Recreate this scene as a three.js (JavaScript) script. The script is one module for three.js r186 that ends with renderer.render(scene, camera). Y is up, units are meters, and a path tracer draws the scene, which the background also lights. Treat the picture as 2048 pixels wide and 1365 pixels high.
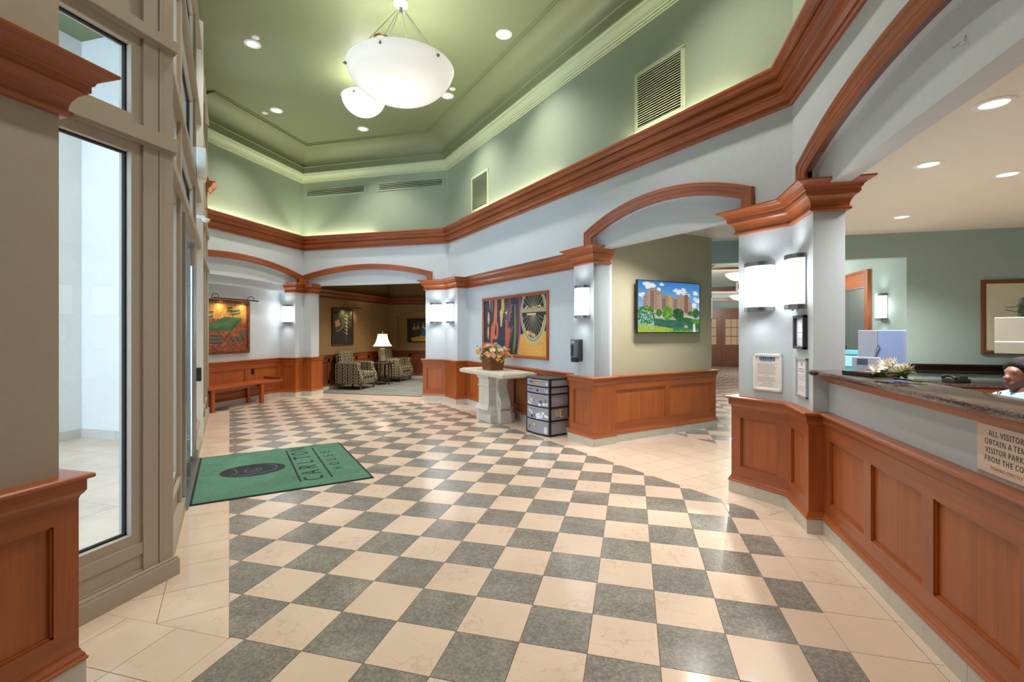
import * as THREE from 'three';
import { mergeGeometries, toCreasedNormals, mergeVertices } from 'three/addons/utils/BufferGeometryUtils.js';
import { RoundedBoxGeometry } from 'three/addons/geometries/RoundedBoxGeometry.js';
import { MarchingCubes } from 'three/addons/objects/MarchingCubes.js';
import { RectAreaLightUniformsLib } from 'three/addons/lights/RectAreaLightUniformsLib.js';

// ---------------------------------------------------------------- camera, sky, exposure
// plan coordinates: x to the right along the tile rows, d away from the camera foot along the tile columns (three z = -d), heights in metres
RectAreaLightUniformsLib.init();
const scene = new THREE.Scene();
const W = 2048, H = 1365, FOC = 951.17, CX = 1010.4, CY = 663.3;
const camera = new THREE.PerspectiveCamera(2 * Math.atan(H / 2 / FOC) * 180 / Math.PI, W / H, 0.05, 200);
camera.position.set(0, 1.411, 0);
camera.rotation.y = 0.25993;
camera.setViewOffset(W, H, W / 2 - CX, H / 2 - CY, W, H);
camera.updateProjectionMatrix();
scene.background = new THREE.Color().setRGB(0.62, 0.8, 1.0);
scene.backgroundIntensity = 21;
const renderer = new THREE.WebGLRenderer({ antialias: true });
renderer.shadowMap.enabled = true;
renderer.toneMapping = THREE.LinearToneMapping;
renderer.toneMappingExposure = 0.44;
const LUM = { pendant: 11, small: 5, down: 40, sconce: 1.3, cove: 105, recept: 56, behind: 24, lounge: 3.5, loungeDown: 72, picture: 3.2, corridor: 30, vestibule: 26 };

// ---------------------------------------------------------------- helpers
let seed = 12345;
const rnd = () => { seed = (seed * 1664525 + 1013904223) >>> 0; return seed / 4294967296; };
const rr = (a, b) => a + (b - a) * rnd();
const taken = {};
const numbered = n => { const k = taken[n] = (taken[n] ?? -1) + 1; return k ? n + '_' + String(k).padStart(3, '0') : n; };
const V3 = (x, y, z) => new THREE.Vector3(x, y, z);
const lin = hex => new THREE.Color(hex);
const SQ = Math.SQRT2, R2 = Math.SQRT1_2;
const ES = (s, dl) => [(s - dl) / 2, (s + dl) / 2];                 // plan point from s = x + d and dl = d - x
const TH = { end: 0, left: Math.PI / 2, long: -Math.PI / 4, desk: -Math.PI / 2, entry: 3 * Math.PI / 4, tv: Math.PI / 4 };
function thing(name, label, category, x = 0, d = 0, h = 0, th = 0, group, kind) {
  const o = new THREE.Group(); o.name = numbered(name); o.position.set(x, h, -d); o.rotation.y = th; scene.add(o);
  o.userData = { label, category }; if (group) o.userData.group = group; if (kind) o.userData.kind = kind;
  return o;
}
const structure = (name, label, category, x = 0, d = 0, h = 0, th = 0) => thing(name, label, category, x, d, h, th, null, 'structure');
function part(parent, name, geo, mat, label) {
  const m = new THREE.Mesh(Array.isArray(geo) ? merge(geo) : geo, mat); m.name = name; m.castShadow = m.receiveShadow = true;
  if (label) m.userData.label = label;
  parent.add(m); return m;
}
function merge(list) { list = list.map(g => g.index ? g.toNonIndexed() : g); for (const g of list) for (const k of Object.keys(g.attributes)) if (!['position', 'normal', 'uv'].includes(k)) g.deleteAttribute(k); return list.length > 1 ? mergeGeometries(list) : list[0]; }
function boxuv(g, grain = 'x', off = [0, 0]) {
  const p = g.attributes.position, n = g.attributes.normal, uv = new Float32Array(p.count * 2);
  for (let i = 0; i < p.count; i++) {
    const c = { x: p.getX(i), y: p.getY(i), z: p.getZ(i) }, a = [Math.abs(n.getX(i)), Math.abs(n.getY(i)), Math.abs(n.getZ(i))];
    const k = a[0] > a[1] && a[0] > a[2] ? 'x' : a[1] > a[2] ? 'y' : 'z';
    let ax = ['x', 'y', 'z'].filter(q => q !== k); if (ax[1] === grain) ax.reverse();
    uv[2 * i] = c[ax[0]] + off[0]; uv[2 * i + 1] = c[ax[1]] + off[1];
  }
  g.setAttribute('uv', new THREE.BufferAttribute(uv, 2)); return g;
}
function bx(x0, x1, y0, y1, z0, z1, grain = 'x', off) { const g = new THREE.BoxGeometry(x1 - x0, y1 - y0, z1 - z0); g.translate((x0 + x1) / 2, (y0 + y1) / 2, (z0 + z1) / 2); return boxuv(g.toNonIndexed(), grain, off ?? [rnd() * 3, rnd() * 3]); }
function rbx(x0, x1, y0, y1, z0, z1, r = .01, seg = 3, grain = 'x') { const g = new RoundedBoxGeometry(x1 - x0, y1 - y0, z1 - z0, seg, Math.min(r, (x1 - x0) / 2.01, (y1 - y0) / 2.01, (z1 - z0) / 2.01)); g.translate((x0 + x1) / 2, (y0 + y1) / 2, (z0 + z1) / 2); return boxuv(g.index ? g.toNonIndexed() : g, grain, [rnd() * 3, rnd() * 3]); }
function cyl(r0, r1, h, seg = 24, y = 0) { const g = new THREE.CylinderGeometry(r1, r0, h, seg); g.translate(0, y + h / 2, 0); return g.toNonIndexed(); }
function lathe(pts, seg = 32) { return new THREE.LatheGeometry(pts.map(p => new THREE.Vector2(...p)), seg).toNonIndexed(); }
function tube(pts, r, seg = 24, rad = 8) { return new THREE.TubeGeometry(new THREE.CatmullRomCurve3(pts.map(p => V3(...p))), seg, r, rad).toNonIndexed(); }
function rod(a, b, r, r1 = r, seg = 10) { const A = V3(...a), B = V3(...b), L = A.distanceTo(B), g = new THREE.CylinderGeometry(r1, r, L, seg); g.translate(0, L / 2, 0); g.applyQuaternion(new THREE.Quaternion().setFromUnitVectors(V3(0, 1, 0), B.clone().sub(A).normalize())); g.translate(...a); return g.toNonIndexed(); }
function ext(pts, z0, z1, holes = [], bevel = 0) {
  const s = new THREE.Shape(pts.map(p => new THREE.Vector2(...p))); for (const h of holes) s.holes.push(new THREE.Path(h.map(p => new THREE.Vector2(...p))));
  const g = new THREE.ExtrudeGeometry(s, bevel ? { depth: z1 - z0 - 2 * bevel, bevelEnabled: true, bevelSize: bevel, bevelThickness: bevel, bevelSegments: 2, bevelOffset: -bevel } : { depth: z1 - z0, bevelEnabled: false });
  g.translate(0, 0, z0 + bevel); return boxuv(g.index ? g.toNonIndexed() : g, 'x', [rnd() * 3, rnd() * 3]);
}
// sweep a profile [(r, t)] along a plane path [(a, b)]; r goes to the right of the path (side 1) or to the left (side -1); put(a, b, t) gives the 3D point
function sweep(path, prof, side, put, { closed = false, crease = .5 } = {}) {
  const n = path.length, mit = [];
  for (let i = 0; i < n; i++) {
    const dir = (p, q) => { const v = [q[0] - p[0], q[1] - p[1]], l = Math.hypot(...v); return [v[0] / l, v[1] / l]; };
    let d0 = i > 0 ? dir(path[i - 1], path[i]) : closed ? dir(path[n - 1], path[0]) : null, d1 = i < n - 1 ? dir(path[i], path[i + 1]) : closed ? dir(path[i], path[0]) : null;
    d0 ??= d1; d1 ??= d0;
    const n0 = [d0[1] * side, -d0[0] * side], n1 = [d1[1] * side, -d1[0] * side], m = [n0[0] + n1[0], n0[1] + n1[1]], k = 2 / (m[0] * m[0] + m[1] * m[1]);
    mit.push([m[0] * k, m[1] * k]);
  }
  const pos = [], uv = [], m = prof.length, off = rnd() * 5;
  const at = (i, j) => put(path[i][0] + mit[i][0] * prof[j][0], path[i][1] + mit[i][1] * prof[j][0], prof[j][1]);
  let cum = 0; const segs = closed ? n : n - 1;
  for (let i = 0; i < segs; i++) {
    const k = (i + 1) % n, L = Math.hypot(path[k][0] - path[i][0], path[k][1] - path[i][1]); let v = 0;
    for (let j = 0; j < m; j++) {
      const q = (j + 1) % m, dv = Math.hypot(prof[q][0] - prof[j][0], prof[q][1] - prof[j][1]);
      const A = at(i, j), B = at(k, j), C = at(k, q), D = at(i, q);
      pos.push(...A, ...B, ...C, ...A, ...C, ...D); uv.push(cum + off, v, cum + L + off, v, cum + L + off, v + dv, cum + off, v, cum + L + off, v + dv, cum + off, v + dv); v += dv;
    }
    cum += L;
  }
  if (!closed) for (const i of [0, n - 1]) {
    const c = THREE.ShapeUtils.triangulateShape(prof.map(p => new THREE.Vector2(...p)), []);
    for (const t of c) for (const j of (i ? t : [...t].reverse())) { pos.push(...at(i, j)); uv.push(prof[j][1] + off, prof[j][0]); }
  }
  let g = new THREE.BufferGeometry(); g.setAttribute('position', new THREE.Float32BufferAttribute(pos, 3)); g.setAttribute('uv', new THREE.Float32BufferAttribute(uv, 2));
  return toCreasedNormals(g, crease);
}
const planPut = (a, b, t) => [a, t, -b];
const wallPut = (a, b, t) => [a, b, t];

// ---------------------------------------------------------------- textures
const PER = 256, lat = new Float32Array(PER * PER); { let s = 7; for (let i = 0; i < lat.length; i++) { s = (s * 1664525 + 1013904223) >>> 0; lat[i] = s / 4294967296; } }
function vn(x, y, px, py) { const xi = Math.floor(x), yi = Math.floor(y), fx = x - xi, fy = y - yi, sx = fx * fx * (3 - 2 * fx), sy = fy * fy * (3 - 2 * fy), w = (a, p) => ((a % p) + p) % p; const L = (a, b) => lat[(w(b, py) % PER) * PER + (w(a, px) % PER)]; return (L(xi, yi) * (1 - sx) + L(xi + 1, yi) * sx) * (1 - sy) + (L(xi, yi + 1) * (1 - sx) + L(xi + 1, yi + 1) * sx) * sy; }
function fbm(u, v, fx, fy, oct = 4) { let a = 0, k = .5, s = 0; for (let i = 0; i < oct; i++) { a += k * vn(u * fx + i * 17, v * fy + i * 31, fx, fy); s += k; k *= .5; fx *= 2; fy *= 2; } return a / s; }
function tex(size, fn, rep = [1, 1], srgb = true) {
  const data = new Uint8Array(size * size * 4);
  for (let j = 0; j < size; j++) for (let i = 0; i < size; i++) { const c = fn(i / size, j / size), o = (j * size + i) * 4; for (let k = 0; k < 3; k++) data[o + k] = Math.max(0, Math.min(255, Math.round(c[k] * 255))); data[o + 3] = 255; }
  const t = new THREE.DataTexture(data, size, size); t.wrapS = t.wrapT = THREE.RepeatWrapping; t.magFilter = THREE.LinearFilter; t.minFilter = THREE.LinearMipmapLinearFilter; t.generateMipmaps = true; t.repeat.set(...rep); if (srgb) t.colorSpace = THREE.SRGBColorSpace; t.needsUpdate = true; return t;
}
function canvasTex(w, h, draw) { const c = document.createElement('canvas'); c.width = w; c.height = h; const x = c.getContext('2d'); draw(x, w, h); const t = new THREE.CanvasTexture(c); t.colorSpace = THREE.SRGBColorSpace; t.anisotropy = 8; return t; }
const woodT = tex(512, (u, v) => { const w = fbm(u, v, 3, 20, 3), f = fbm(u + .3, v, 8, 128, 2), b = fbm(u, v + .4, 2, 5, 2); const k = .80 + .16 * w + .10 * f + .10 * (b - .5); return [k, k * (.97 + .03 * w), k * (.93 + .07 * w)]; }, [.7, 1.4]);
const lightT = tex(512, (u, v) => { const a = fbm(u, v, 4, 4, 5), r = Math.abs(fbm(u + .37 + .1 * a, v + .1 + .12 * a, 11, 11, 4) - .5), vein = Math.max(0, 1 - r * 30) * Math.max(0, fbm(u, v + .7, 5, 5, 2) - .42) * 2.0; const k = .93 + .08 * (a - .5) - .07 * vein; return [k, k * (.992 - .03 * vein), k * (.975 - .06 * vein)]; }, [.82, .82]);
const darkT = tex(512, (u, v) => { const a = fbm(u, v, 5, 7, 4), f = fbm(u, v, 128, 128, 2), g = fbm(u + .4, v + .2, 3, 12, 3); const k = .70 + .12 * (a - .5) + .24 * (f - .5) + .14 * (g - .5) + .07 * (fbm(u + .2, v, 40, 40, 2) - .5); return [k, k, k * .985]; }, [.82, .82]);
const plasterT = tex(256, (u, v) => { const k = .965 + .03 * fbm(u, v, 40, 40, 3) + .012 * fbm(u, v, 4, 4, 2); return [k, k, k]; }, [1.3, 1.3]);
const plasterB = tex(256, (u, v) => { const k = fbm(u, v, 64, 64, 2); return [k, k, k]; }, [2, 2], false);
const graniteT = tex(512, (u, v) => { const a = fbm(u, v, 110, 110, 2), b = fbm(u + .3, v + .6, 80, 80, 2), c = fbm(u, v, 9, 9, 3); if (b > .62) return [.46, .33, .28]; if (a > .62) return [.38, .33, .31]; const k = .13 + .10 * c; return [k * 1.15, k, k]; }, [1.6, 1.6]);
const carpetT = tex(256, (u, v) => { const k = .8 + .3 * (fbm(u, v, 90, 90, 2) - .5) + .12 * (fbm(u, v, 5, 5, 2) - .5); return [k, k, k]; }, [1, 1]);
const linenT = tex(256, (u, v) => { const k = .88 + .16 * (vn(u * 120, v * 6, 120, 6) - .5) + .16 * (vn(u * 6, v * 120, 6, 120) - .5); return [k, k, k]; }, [2.5, 2.5]);
const stoneT = tex(512, (u, v) => { const a = fbm(u, v, 6, 6, 4), f = fbm(u, v, 70, 70, 2); const k = .9 + .1 * (a - .5) + .10 * (f - .5); return [k, k * .99, k * .97]; }, [1.2, 1.2]);
const fabricT = canvasTex(512, 512, (c, w) => {
  c.fillStyle = '#332e29'; c.fillRect(0, 0, w, w);
  for (let i = 0; i < 4; i++) { for (let j = -1; j < 5; j++) {
    const cx = (i + .5) * w / 4, cy = (j + .5 + (i % 2) * .5) * w / 4;
    c.strokeStyle = '#cfc5ab'; c.lineWidth = 11; c.beginPath(); c.ellipse(cx, cy, 42, 60, 0, 0, 7); c.stroke();
    c.lineWidth = 7; c.beginPath(); c.ellipse(cx, cy, 22, 34, 0, 0, 7); c.stroke(); c.fillStyle = '#bdb398'; c.beginPath(); c.ellipse(cx, cy, 8, 16, 0, 0, 7); c.fill();
    for (const [a, b] of [[-48, -40], [48, -40], [-48, 40], [48, 40]]) { c.beginPath(); c.ellipse(cx + a, cy + b, 9, 16, 0, 0, 7); c.fill(); }
  } c.fillStyle = '#191614'; c.fillRect(i * w / 4 - 9, 0, 18, w); }
}); fabricT.wrapS = fabricT.wrapT = THREE.RepeatWrapping; fabricT.repeat.set(1.7, 1.7);

// ---------------------------------------------------------------- materials
const std = (o) => new THREE.MeshStandardMaterial(o);
const paint = (hex, rough = .75) => std({ color: hex, map: plasterT, roughness: rough });
const sheet = (x0, x1, y0, y1, z) => new THREE.PlaneGeometry(x1 - x0, y1 - y0).translate((x0 + x1) / 2, (y0 + y1) / 2, z);   // a pane of glass
const M = {
  wood: new THREE.MeshPhysicalMaterial({ color: '#ac5a26', map: woodT, roughness: .36, clearcoat: .35, clearcoatRoughness: .22 }),
  panel: new THREE.MeshPhysicalMaterial({ color: '#b46128', map: woodT, roughness: .42, clearcoat: .25, clearcoatRoughness: .28 }),
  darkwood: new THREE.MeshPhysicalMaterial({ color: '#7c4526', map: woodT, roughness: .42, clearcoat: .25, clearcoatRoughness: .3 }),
  benchwood: new THREE.MeshPhysicalMaterial({ color: '#b45428', map: woodT, roughness: .3, clearcoat: .4, clearcoatRoughness: .2 }),
  espresso: std({ color: '#2a1a14', map: woodT, roughness: .35 }),
  wall: paint('#ccd5dc'), upper: paint('#95a28c'), crown: paint('#b9c4a2', .55), ceil: paint('#7b8360', .5),
  beige: paint('#b3ab92'), pilaster: paint('#b7ab9a'), recept: paint('#9cb0ac'), white: paint('#e9e7e2'), ceil2: paint('#e2dcd2'), tan: paint('#b99a6c'), darkceil: paint('#3a3b30'),  // beige and pilaster: wall paint with warm light put into the colour
  taupe: std({ color: '#b3a696', map: plasterT, roughness: .42 }),
  tile: std({ color: '#ead4c3', map: lightT, roughness: .14 }), dark: std({ color: '#c2bcb4', map: darkT, roughness: .2 }), grout: std({ color: '#7d6a58', roughness: .8 }),
  basestone: std({ color: '#dad5cc', map: lightT, roughness: .2 }),
  granite: std({ color: '#ffffff', map: graniteT, roughness: .1 }),
  nickel: std({ color: '#8d8d92', metalness: 1, roughness: .35 }), steel: std({ color: '#b9babb', metalness: 1, roughness: .28 }), bronze: std({ color: '#6b5236', metalness: .9, roughness: .4 }),
  black: std({ color: '#1a1a1c', roughness: .45 }), rubber: std({ color: '#17181a', roughness: .8 }), charcoal: std({ color: '#33373d', roughness: .5 }),
  whitep: std({ color: '#ecebe6', roughness: .5 }), silver: std({ color: '#b9bcc4', roughness: .35, metalness: .3 }), paper: std({ color: '#f1efe9', roughness: .8 }),
  glass: new THREE.MeshPhysicalMaterial({ color: '#f4fbff', transmission: 1, thickness: 0, roughness: 0, ior: 1.5 }),
  lens: std({ color: '#ffffff', emissive: new THREE.Color().setRGB(1, .98, .94), emissiveIntensity: 2.2, roughness: .5 }),
  sconce: std({ color: '#ffffff', emissive: new THREE.Color().setRGB(1, 1, .98), emissiveIntensity: 1.35, roughness: .4 }),
  lamp: std({ color: '#fff4e0', emissive: new THREE.Color().setRGB(1, .93, .8), emissiveIntensity: 1.1, roughness: .8 }),
  strip: std({ color: '#ffffff', emissive: new THREE.Color().setRGB(1, .98, .8), emissiveIntensity: 2, roughness: .6 }),
  fabric: std({ color: '#d8d0c0', map: fabricT, roughness: .95 }),
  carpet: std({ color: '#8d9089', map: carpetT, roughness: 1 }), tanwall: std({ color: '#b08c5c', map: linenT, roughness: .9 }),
  stone: std({ color: '#e4ddd0', map: stoneT, roughness: .6, bumpMap: plasterB, bumpScale: .001 }),
};

// ---------------------------------------------------------------- key heights and plan lines
const CAP = .845, BASE = .10, CB = 2.255, CT = 2.46, HEAD = 2.43, CORB = 3.215, CROWN = 4.72, CEIL = 5.36;
const S0 = 5.49, S1 = 5.73, DE = 9.12, XL = -7.12, XD = 1.24, SE = -.47;
const profCap = [[0, .845], [.07, .845], [.078, .84], [.08, .834], [.078, .826], [.07, .822], [.06, .82], [.06, .778], [.053, .766], [.046, .758], [.042, .745], [0, .745]];
const profBase = [[0, .10], [.062, .10], [.064, .109], [.058, .116], [.056, .126], [.048, .138], [.045, .15], [0, .15]];
const profCapital = [[0, CB], [.02, CB], [.03, 2.261], [.032, 2.27], [.028, 2.279], [.02, 2.283], [.021, 2.30], [.027, 2.32], [.04, 2.343], [.055, 2.356], [.062, 2.359], [.062, 2.366], [.07, 2.368], [.07, 2.394], [.077, 2.398], [.082, 2.412], [.095, 2.428], [.114, 2.439], [.128, 2.444], [.136, 2.45], [.136, CT], [0, CT]];
const profCornice = [[0, 3.215], [.022, 3.215], [.03, 3.222], [.03, 3.238], [.02, 3.244], [.02, 3.256], [.036, 3.262], [.05, 3.274], [.06, 3.29], [.064, 3.302], [.098, 3.302], [.1, 3.31], [.096, 3.318], [.066, 3.324], [.066, 3.342], [.074, 3.35], [.09, 3.36], [.104, 3.378], [.11, 3.392], [.128, 3.394], [.128, 3.402], [.112, 3.408], [.112, 3.424], [.136, 3.428], [.136, 3.446], [.142, 3.458], [.154, 3.468], [.172, 3.474], [.178, 3.482], [.178, 3.5], [.156, 3.5], [.156, 3.484], [.10, 3.41], [.055, 3.345], [0, 3.345]];
const profCrown = [[0, CROWN], [.018, CROWN], [.018, 4.742], [.032, 4.745], [.032, 4.766], [.044, 4.769], [.05, 4.79], [.066, 4.815], [.088, 4.838], [.1, 4.862], [.103, 4.878], [.122, 4.88], [.122, 4.9], [0, 4.9]];
const profCove = [[0, 4.9], [.124, 4.9], [.124, 5.016], [.138, 5.02], [.142, 5.03], [.138, 5.04], [.125, 5.045]];
for (let i = 1; i <= 14; i++) { const a = i / 14 * Math.PI / 2; profCove.push([.49 - .365 * Math.cos(a), 5.045 + .285 * Math.sin(a)]); }
profCove.push([.49, 5.322], [.505, 5.322], [.505, 5.345], [.535, 5.345], [.535, CEIL + .02], [0, CEIL + .02]);

// ---------------------------------------------------------------- floor
const TILE = .305, TX = -1.713, TD = 1.797;
function clip(poly, a, b, c) { const o = []; for (let i = 0; i < poly.length; i++) { const p = poly[i], q = poly[(i + 1) % poly.length], f = a * p[0] + b * p[1] - c, g = a * q[0] + b * q[1] - c; if (f <= 0) o.push(p); if (f * g < 0) { const t = f / (f - g); o.push([p[0] + t * (q[0] - p[0]), p[1] + t * (q[1] - p[1])]); } } return o; }
const polyArea = p => { let s = 0; for (let i = 0; i < p.length; i++) { const q = p[(i + 1) % p.length]; s += p[i][0] * q[1] - q[0] * p[i][1]; } return Math.abs(s) / 2; };
function slab(poly, off, cx = 0, cd = 0) {   // a tile: flat top, thin sides
  if (THREE.ShapeUtils.isClockWise(poly.map(p => new THREE.Vector2(...p)))) poly = [...poly].reverse();
  const pos = [], uv = [], P = (p, y) => [p[0] - cx, y, -(p[1] - cd)], U = p => [p[0] - cx + off[0], p[1] - cd + off[1]];
  for (let i = 1; i < poly.length - 1; i++) for (const k of [0, i, i + 1]) { pos.push(...P(poly[k], 0)); uv.push(...U(poly[k])); }
  for (let i = 0; i < poly.length; i++) { const a = poly[i], b = poly[(i + 1) % poly.length]; for (const [p, y] of [[a, 0], [a, -.012], [b, -.012], [a, 0], [b, -.012], [b, 0]]) { pos.push(...P(p, y)); uv.push(...U(p)); } }
  const g = new THREE.BufferGeometry(); g.setAttribute('position', new THREE.Float32BufferAttribute(pos, 3)); g.setAttribute('uv', new THREE.Float32BufferAttribute(uv, 2)); g.computeVertexNormals(); return g;
}
const seen = (x, d) => { const ca = Math.cos(.25993), sa = -Math.sin(.25993), X = x * ca - d * sa, Z = x * sa + d * ca; if (Z < .2) return 0; const u = CX + FOC * X / Z, v = CY + FOC * 1.411 / Z; return u > -80 && u < 2128 && v < 1460 ? 1 / Z : 0; };
const floor = structure('floor', 'polished stone floor of cream and grey chequered tiles with cream border', 'floor');
part(floor, 'grout_bed', bx(-8, 6.2, -.1, -.0025, -22, 2.6), M.grout);
{
  const g2 = .0016, V = []; for (let k = 0; k < 6; k++) { const q = TILE / 2 - g2; V.push(slab([[-q, -q], [q, -q], [q, q], [-q, q]], [rnd() * 4, rnd() * 4])); }
  const cells = [];
  for (let i = -19; i < 22; i++) for (let j = -15; j < 62; j++) {
    const x0 = TX + i * TILE, d0 = TD + j * TILE, full = [[x0 + g2, d0 + g2], [x0 + TILE - g2, d0 + g2], [x0 + TILE - g2, d0 + TILE - g2], [x0 + g2, d0 + TILE - g2]];
    let a = full;                                                    // the hall's field
    a = clip(a, 1, 0, .927); a = a.length ? clip(a, 1, 1, 5.05) : a; a = a.length ? clip(a, 0, 1, 8.65) : a; a = a.length ? clip(a, -1, 0, 7.0) : a; a = a.length ? clip(a, 0, -1, 2.35) : a;
    if (a.length) a = j < 0 ? clip(a, -1, 0, 1.785) : clip(a, -1, -1, 0);
    let b = clip(full, -1, -1, -7.49); if (b.length) b = clip(b, 1, 0, d0 > 8 ? 5.2 : 1.75); if (b.length) b = clip(b, -1, d0 > 7.5 ? 0 : 1, d0 > 7.5 ? -1.15 : 6.47); if (b.length) b = clip(b, 0, 1, 20.6);
    for (const [p, far] of [[a, 0], [b, 1]]) if (p.length > 2 && polyArea(p) > .0006) { const cx = x0 + TILE / 2, cd = d0 + TILE / 2, whole = polyArea(p) > TILE * TILE * .97; cells.push({ p, cx, cd, whole, dark: (i + j) & 1, far, key: seen(cx, cd) * (far ? .3 : 1) }); }
  }
  cells.sort((a, b) => b.key - a.key);
  const rest = { 0: [], 1: [] };
  cells.forEach((c, n) => {
    if (n < 300 && c.key > 0) {
      const m = part(floor, numbered('tile'), c.whole ? V[Math.floor(rnd() * 6)] : slab(c.p, [rnd() * 4, rnd() * 4], c.cx, c.cd), c.dark ? M.dark : M.tile); m.position.set(c.cx, 0, -c.cd); if (c.whole) m.rotation.y = Math.floor(rnd() * 4) * Math.PI / 2;
    } else rest[c.dark ? 1 : 0].push(slab(c.p, [rnd() * 4, rnd() * 4]));
  });
  for (const k of [0, 1]) { const m = part(floor, k ? 'far_dark_tiles' : 'far_light_tiles', rest[k], k ? M.dark : M.tile); m.userData.kind = 'stuff'; }
  // the plain border: grids aligned with each wall, cut to their strips
  const grid = (ang, o, step, lo, hi, planes) => {
    const c = Math.cos(ang), s = Math.sin(ang);
    for (let i = lo[0]; i < hi[0]; i++) for (let j = lo[1]; j < hi[1]; j++) {
      let p = [[i, j], [i + 1, j], [i + 1, j + 1], [i, j + 1]].map(([a, b], k) => { const u = a * step + (k === 0 || k === 3 ? g2 : -g2), v = b * step + (k < 2 ? g2 : -g2); return [o[0] + u * c - v * s, o[1] + u * s + v * c]; });
      for (const h of planes) if (p.length) p = clip(p, ...h);
      if (p.length > 2 && polyArea(p) > .002) { const m = part(floor, numbered('border_tile'), slab(p, [rnd() * 4, rnd() * 4]), M.tile); }
    }
  };
  const e = .0016;
  grid(3 * Math.PI / 4, [-1.785, 1.785], TILE, [-3, 0], [26, 3], [[1, 1, -e], [-1, -1, .95], [-1, 0, 7.5], [0, -1, -1.785]]);
  grid(0, [-1.785, 1.785], TILE, [-3, -14], [0, 0], [[1, 0, -1.785 - e], [-1, 0, 2.66], [0, -1, 2.4]]);
  grid(0, [.927, TD], TILE + .004, [0, -14], [2, 9], [[-1, 0, -.927 - e], [1, 0, 1.36], [1, 1, 5.05], [0, -1, 2.4]]);
  grid(3 * Math.PI / 4, [2.525, 2.525], TILE, [5, -2], [31, 0], [[-1, -1, -5.05 - e], [1, 1, 5.75], [0, 1, 8.65 - e], [1, 0, 1.3]]);
  grid(3 * Math.PI / 4, [2.525, 2.525], TILE, [5, -6], [16, -1], [[-1, -1, -5.75], [1, 1, 7.49 - e], [1, 0, 1.74], [-1, 1, 6.5]]);
  grid(0, [-7.43, 8.65], TILE, [0, 0], [14, 3], [[0, -1, -8.65 - e], [0, 1, 9.44]]);
  grid(0, [-7.43, 6.5], TILE, [0, 0], [2, 8], [[1, 0, -7.0 - e], [0, 1, 8.65 - e]]);
}
{ const c = structure('floor', 'grey looped carpet in the lounge beyond the arched opening', 'carpet'); part(c, 'carpet', bx(-7.12, -1.5, -.01, .006, -13.05, -9.45), M.carpet); part(c, 'threshold_strip', rbx(-7.1, -3.4, -.01, .009, -9.455, -9.43, .003), M.bronze); }
{ const c = structure('floor', 'plain cream floor behind the reception counter', 'floor'); part(c, 'floor_panel', bx(1.5, 6.2, -.01, .004, -7.9, 2.4), M.tile); }
{ const c = structure('floor', 'large pale stone tiles on the vestibule floor behind glass', 'floor'); const rows = []; for (let i = 0; i < 12; i++) for (let j = 0; j < 14; j++) { let p = [[i, j], [i + 1, j], [i + 1, j + 1], [i, j + 1]].map(([a, b]) => [-7.06 + a * .61 + (b > j ? 0 : 0), -3.2 + b * .61]).map(([x, d], k) => [x + (k === 0 || k === 3 ? .002 : -.002), d + (k < 2 ? .002 : -.002)]); for (const h of [[1, 1, SE - .1], [1, 0, -2.62], [0, 1, 4.66]]) if (p.length) p = clip(p, ...h); if (p.length > 2 && polyArea(p) > .004) { const m = part(c, numbered('vestibule_tile'), slab(p, [rnd() * 4, rnd() * 4]), M.tile); m.position.y = .002; } } }

// ---------------------------------------------------------------- walls
const arcPts = (a0, a1, ys, ya, n = 24) => { const c = (a0 + a1) / 2, hw = (a1 - a0) / 2, r = ya - ys, Rr = (hw * hw + r * r) / (2 * r), o = []; for (let i = 0; i <= n; i++) { const u = a0 + (a1 - a0) * i / n; o.push([u, ya - Rr + Math.sqrt(Rr * Rr - (u - c) * (u - c))]); } return o; };
// plaster of a wall with a blind arch over a square-headed opening: front skin cut to the arch, core cut to the flat head
function archedWall(parent, u0, u1, a0, a1, o0, o1, spring, apex, T, mat, top = 3.35) {
  const skin = .07, y0 = CT - .005;
  part(parent, 'plaster', ext([[u0, y0], [u0, top], [u1, top], [u1, y0], [a1, y0], ...arcPts(a0, a1, spring, apex).reverse(), [a0, y0]].reverse(), -skin, 0), mat);
  part(parent, 'tympanum', ext([[u0, HEAD], [u1, HEAD], [u1, top], [u0, top]], -T, -skin), mat);
  const tr = [[0, -.03], [0, .02], [.018, .026], [.022, .03], [.045, .03], [.05, .037], [.085, .04], [.092, .048], [.11, .048], [.115, .04], [.115, -.01]];
  const path = [[a0, CT], ...arcPts(a0, a1, spring, apex), [a1, CT]];
  const g = sweep(path, tr, -1, wallPut, { crease: .35 });
  part(parent, 'arch_moulding', g, M.wood, 'stained wood moulding round the arch');
}
const wLeft = structure('wall_left', 'left wall of the hall with the arched bench recess', 'wall', XL, 0, 0, TH.left);
archedWall(wLeft, 5.4, 9.2, 5.75, 8.98, 0, 0, 2.56, 2.755, .16, M.wall);
part(wLeft, 'upper_plaster', bx(5.4, 9.3, 3.35, CEIL + .1, -.16, 0), M.upper);
part(wLeft, 'recess_back', bx(5.4, 8.9, 0, 3.3, -.5, -.31), M.wall);
part(wLeft, 'recess_header', bx(5.4, 8.9, 2.27, 2.6, -.31, -.16), M.wall);
part(wLeft, 'pier', bx(8.78, 9.2, 0, 2.4, -.5, .08), M.wall);
const wEnd = structure('wall_end', 'end wall of the hall with the arch into the lounge', 'wall', 0, DE, 0, TH.end);
archedWall(wEnd, -7.3, -3.4, -7.0, -4.1, 0, 0, 2.56, 2.745, .2, M.wall);
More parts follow.
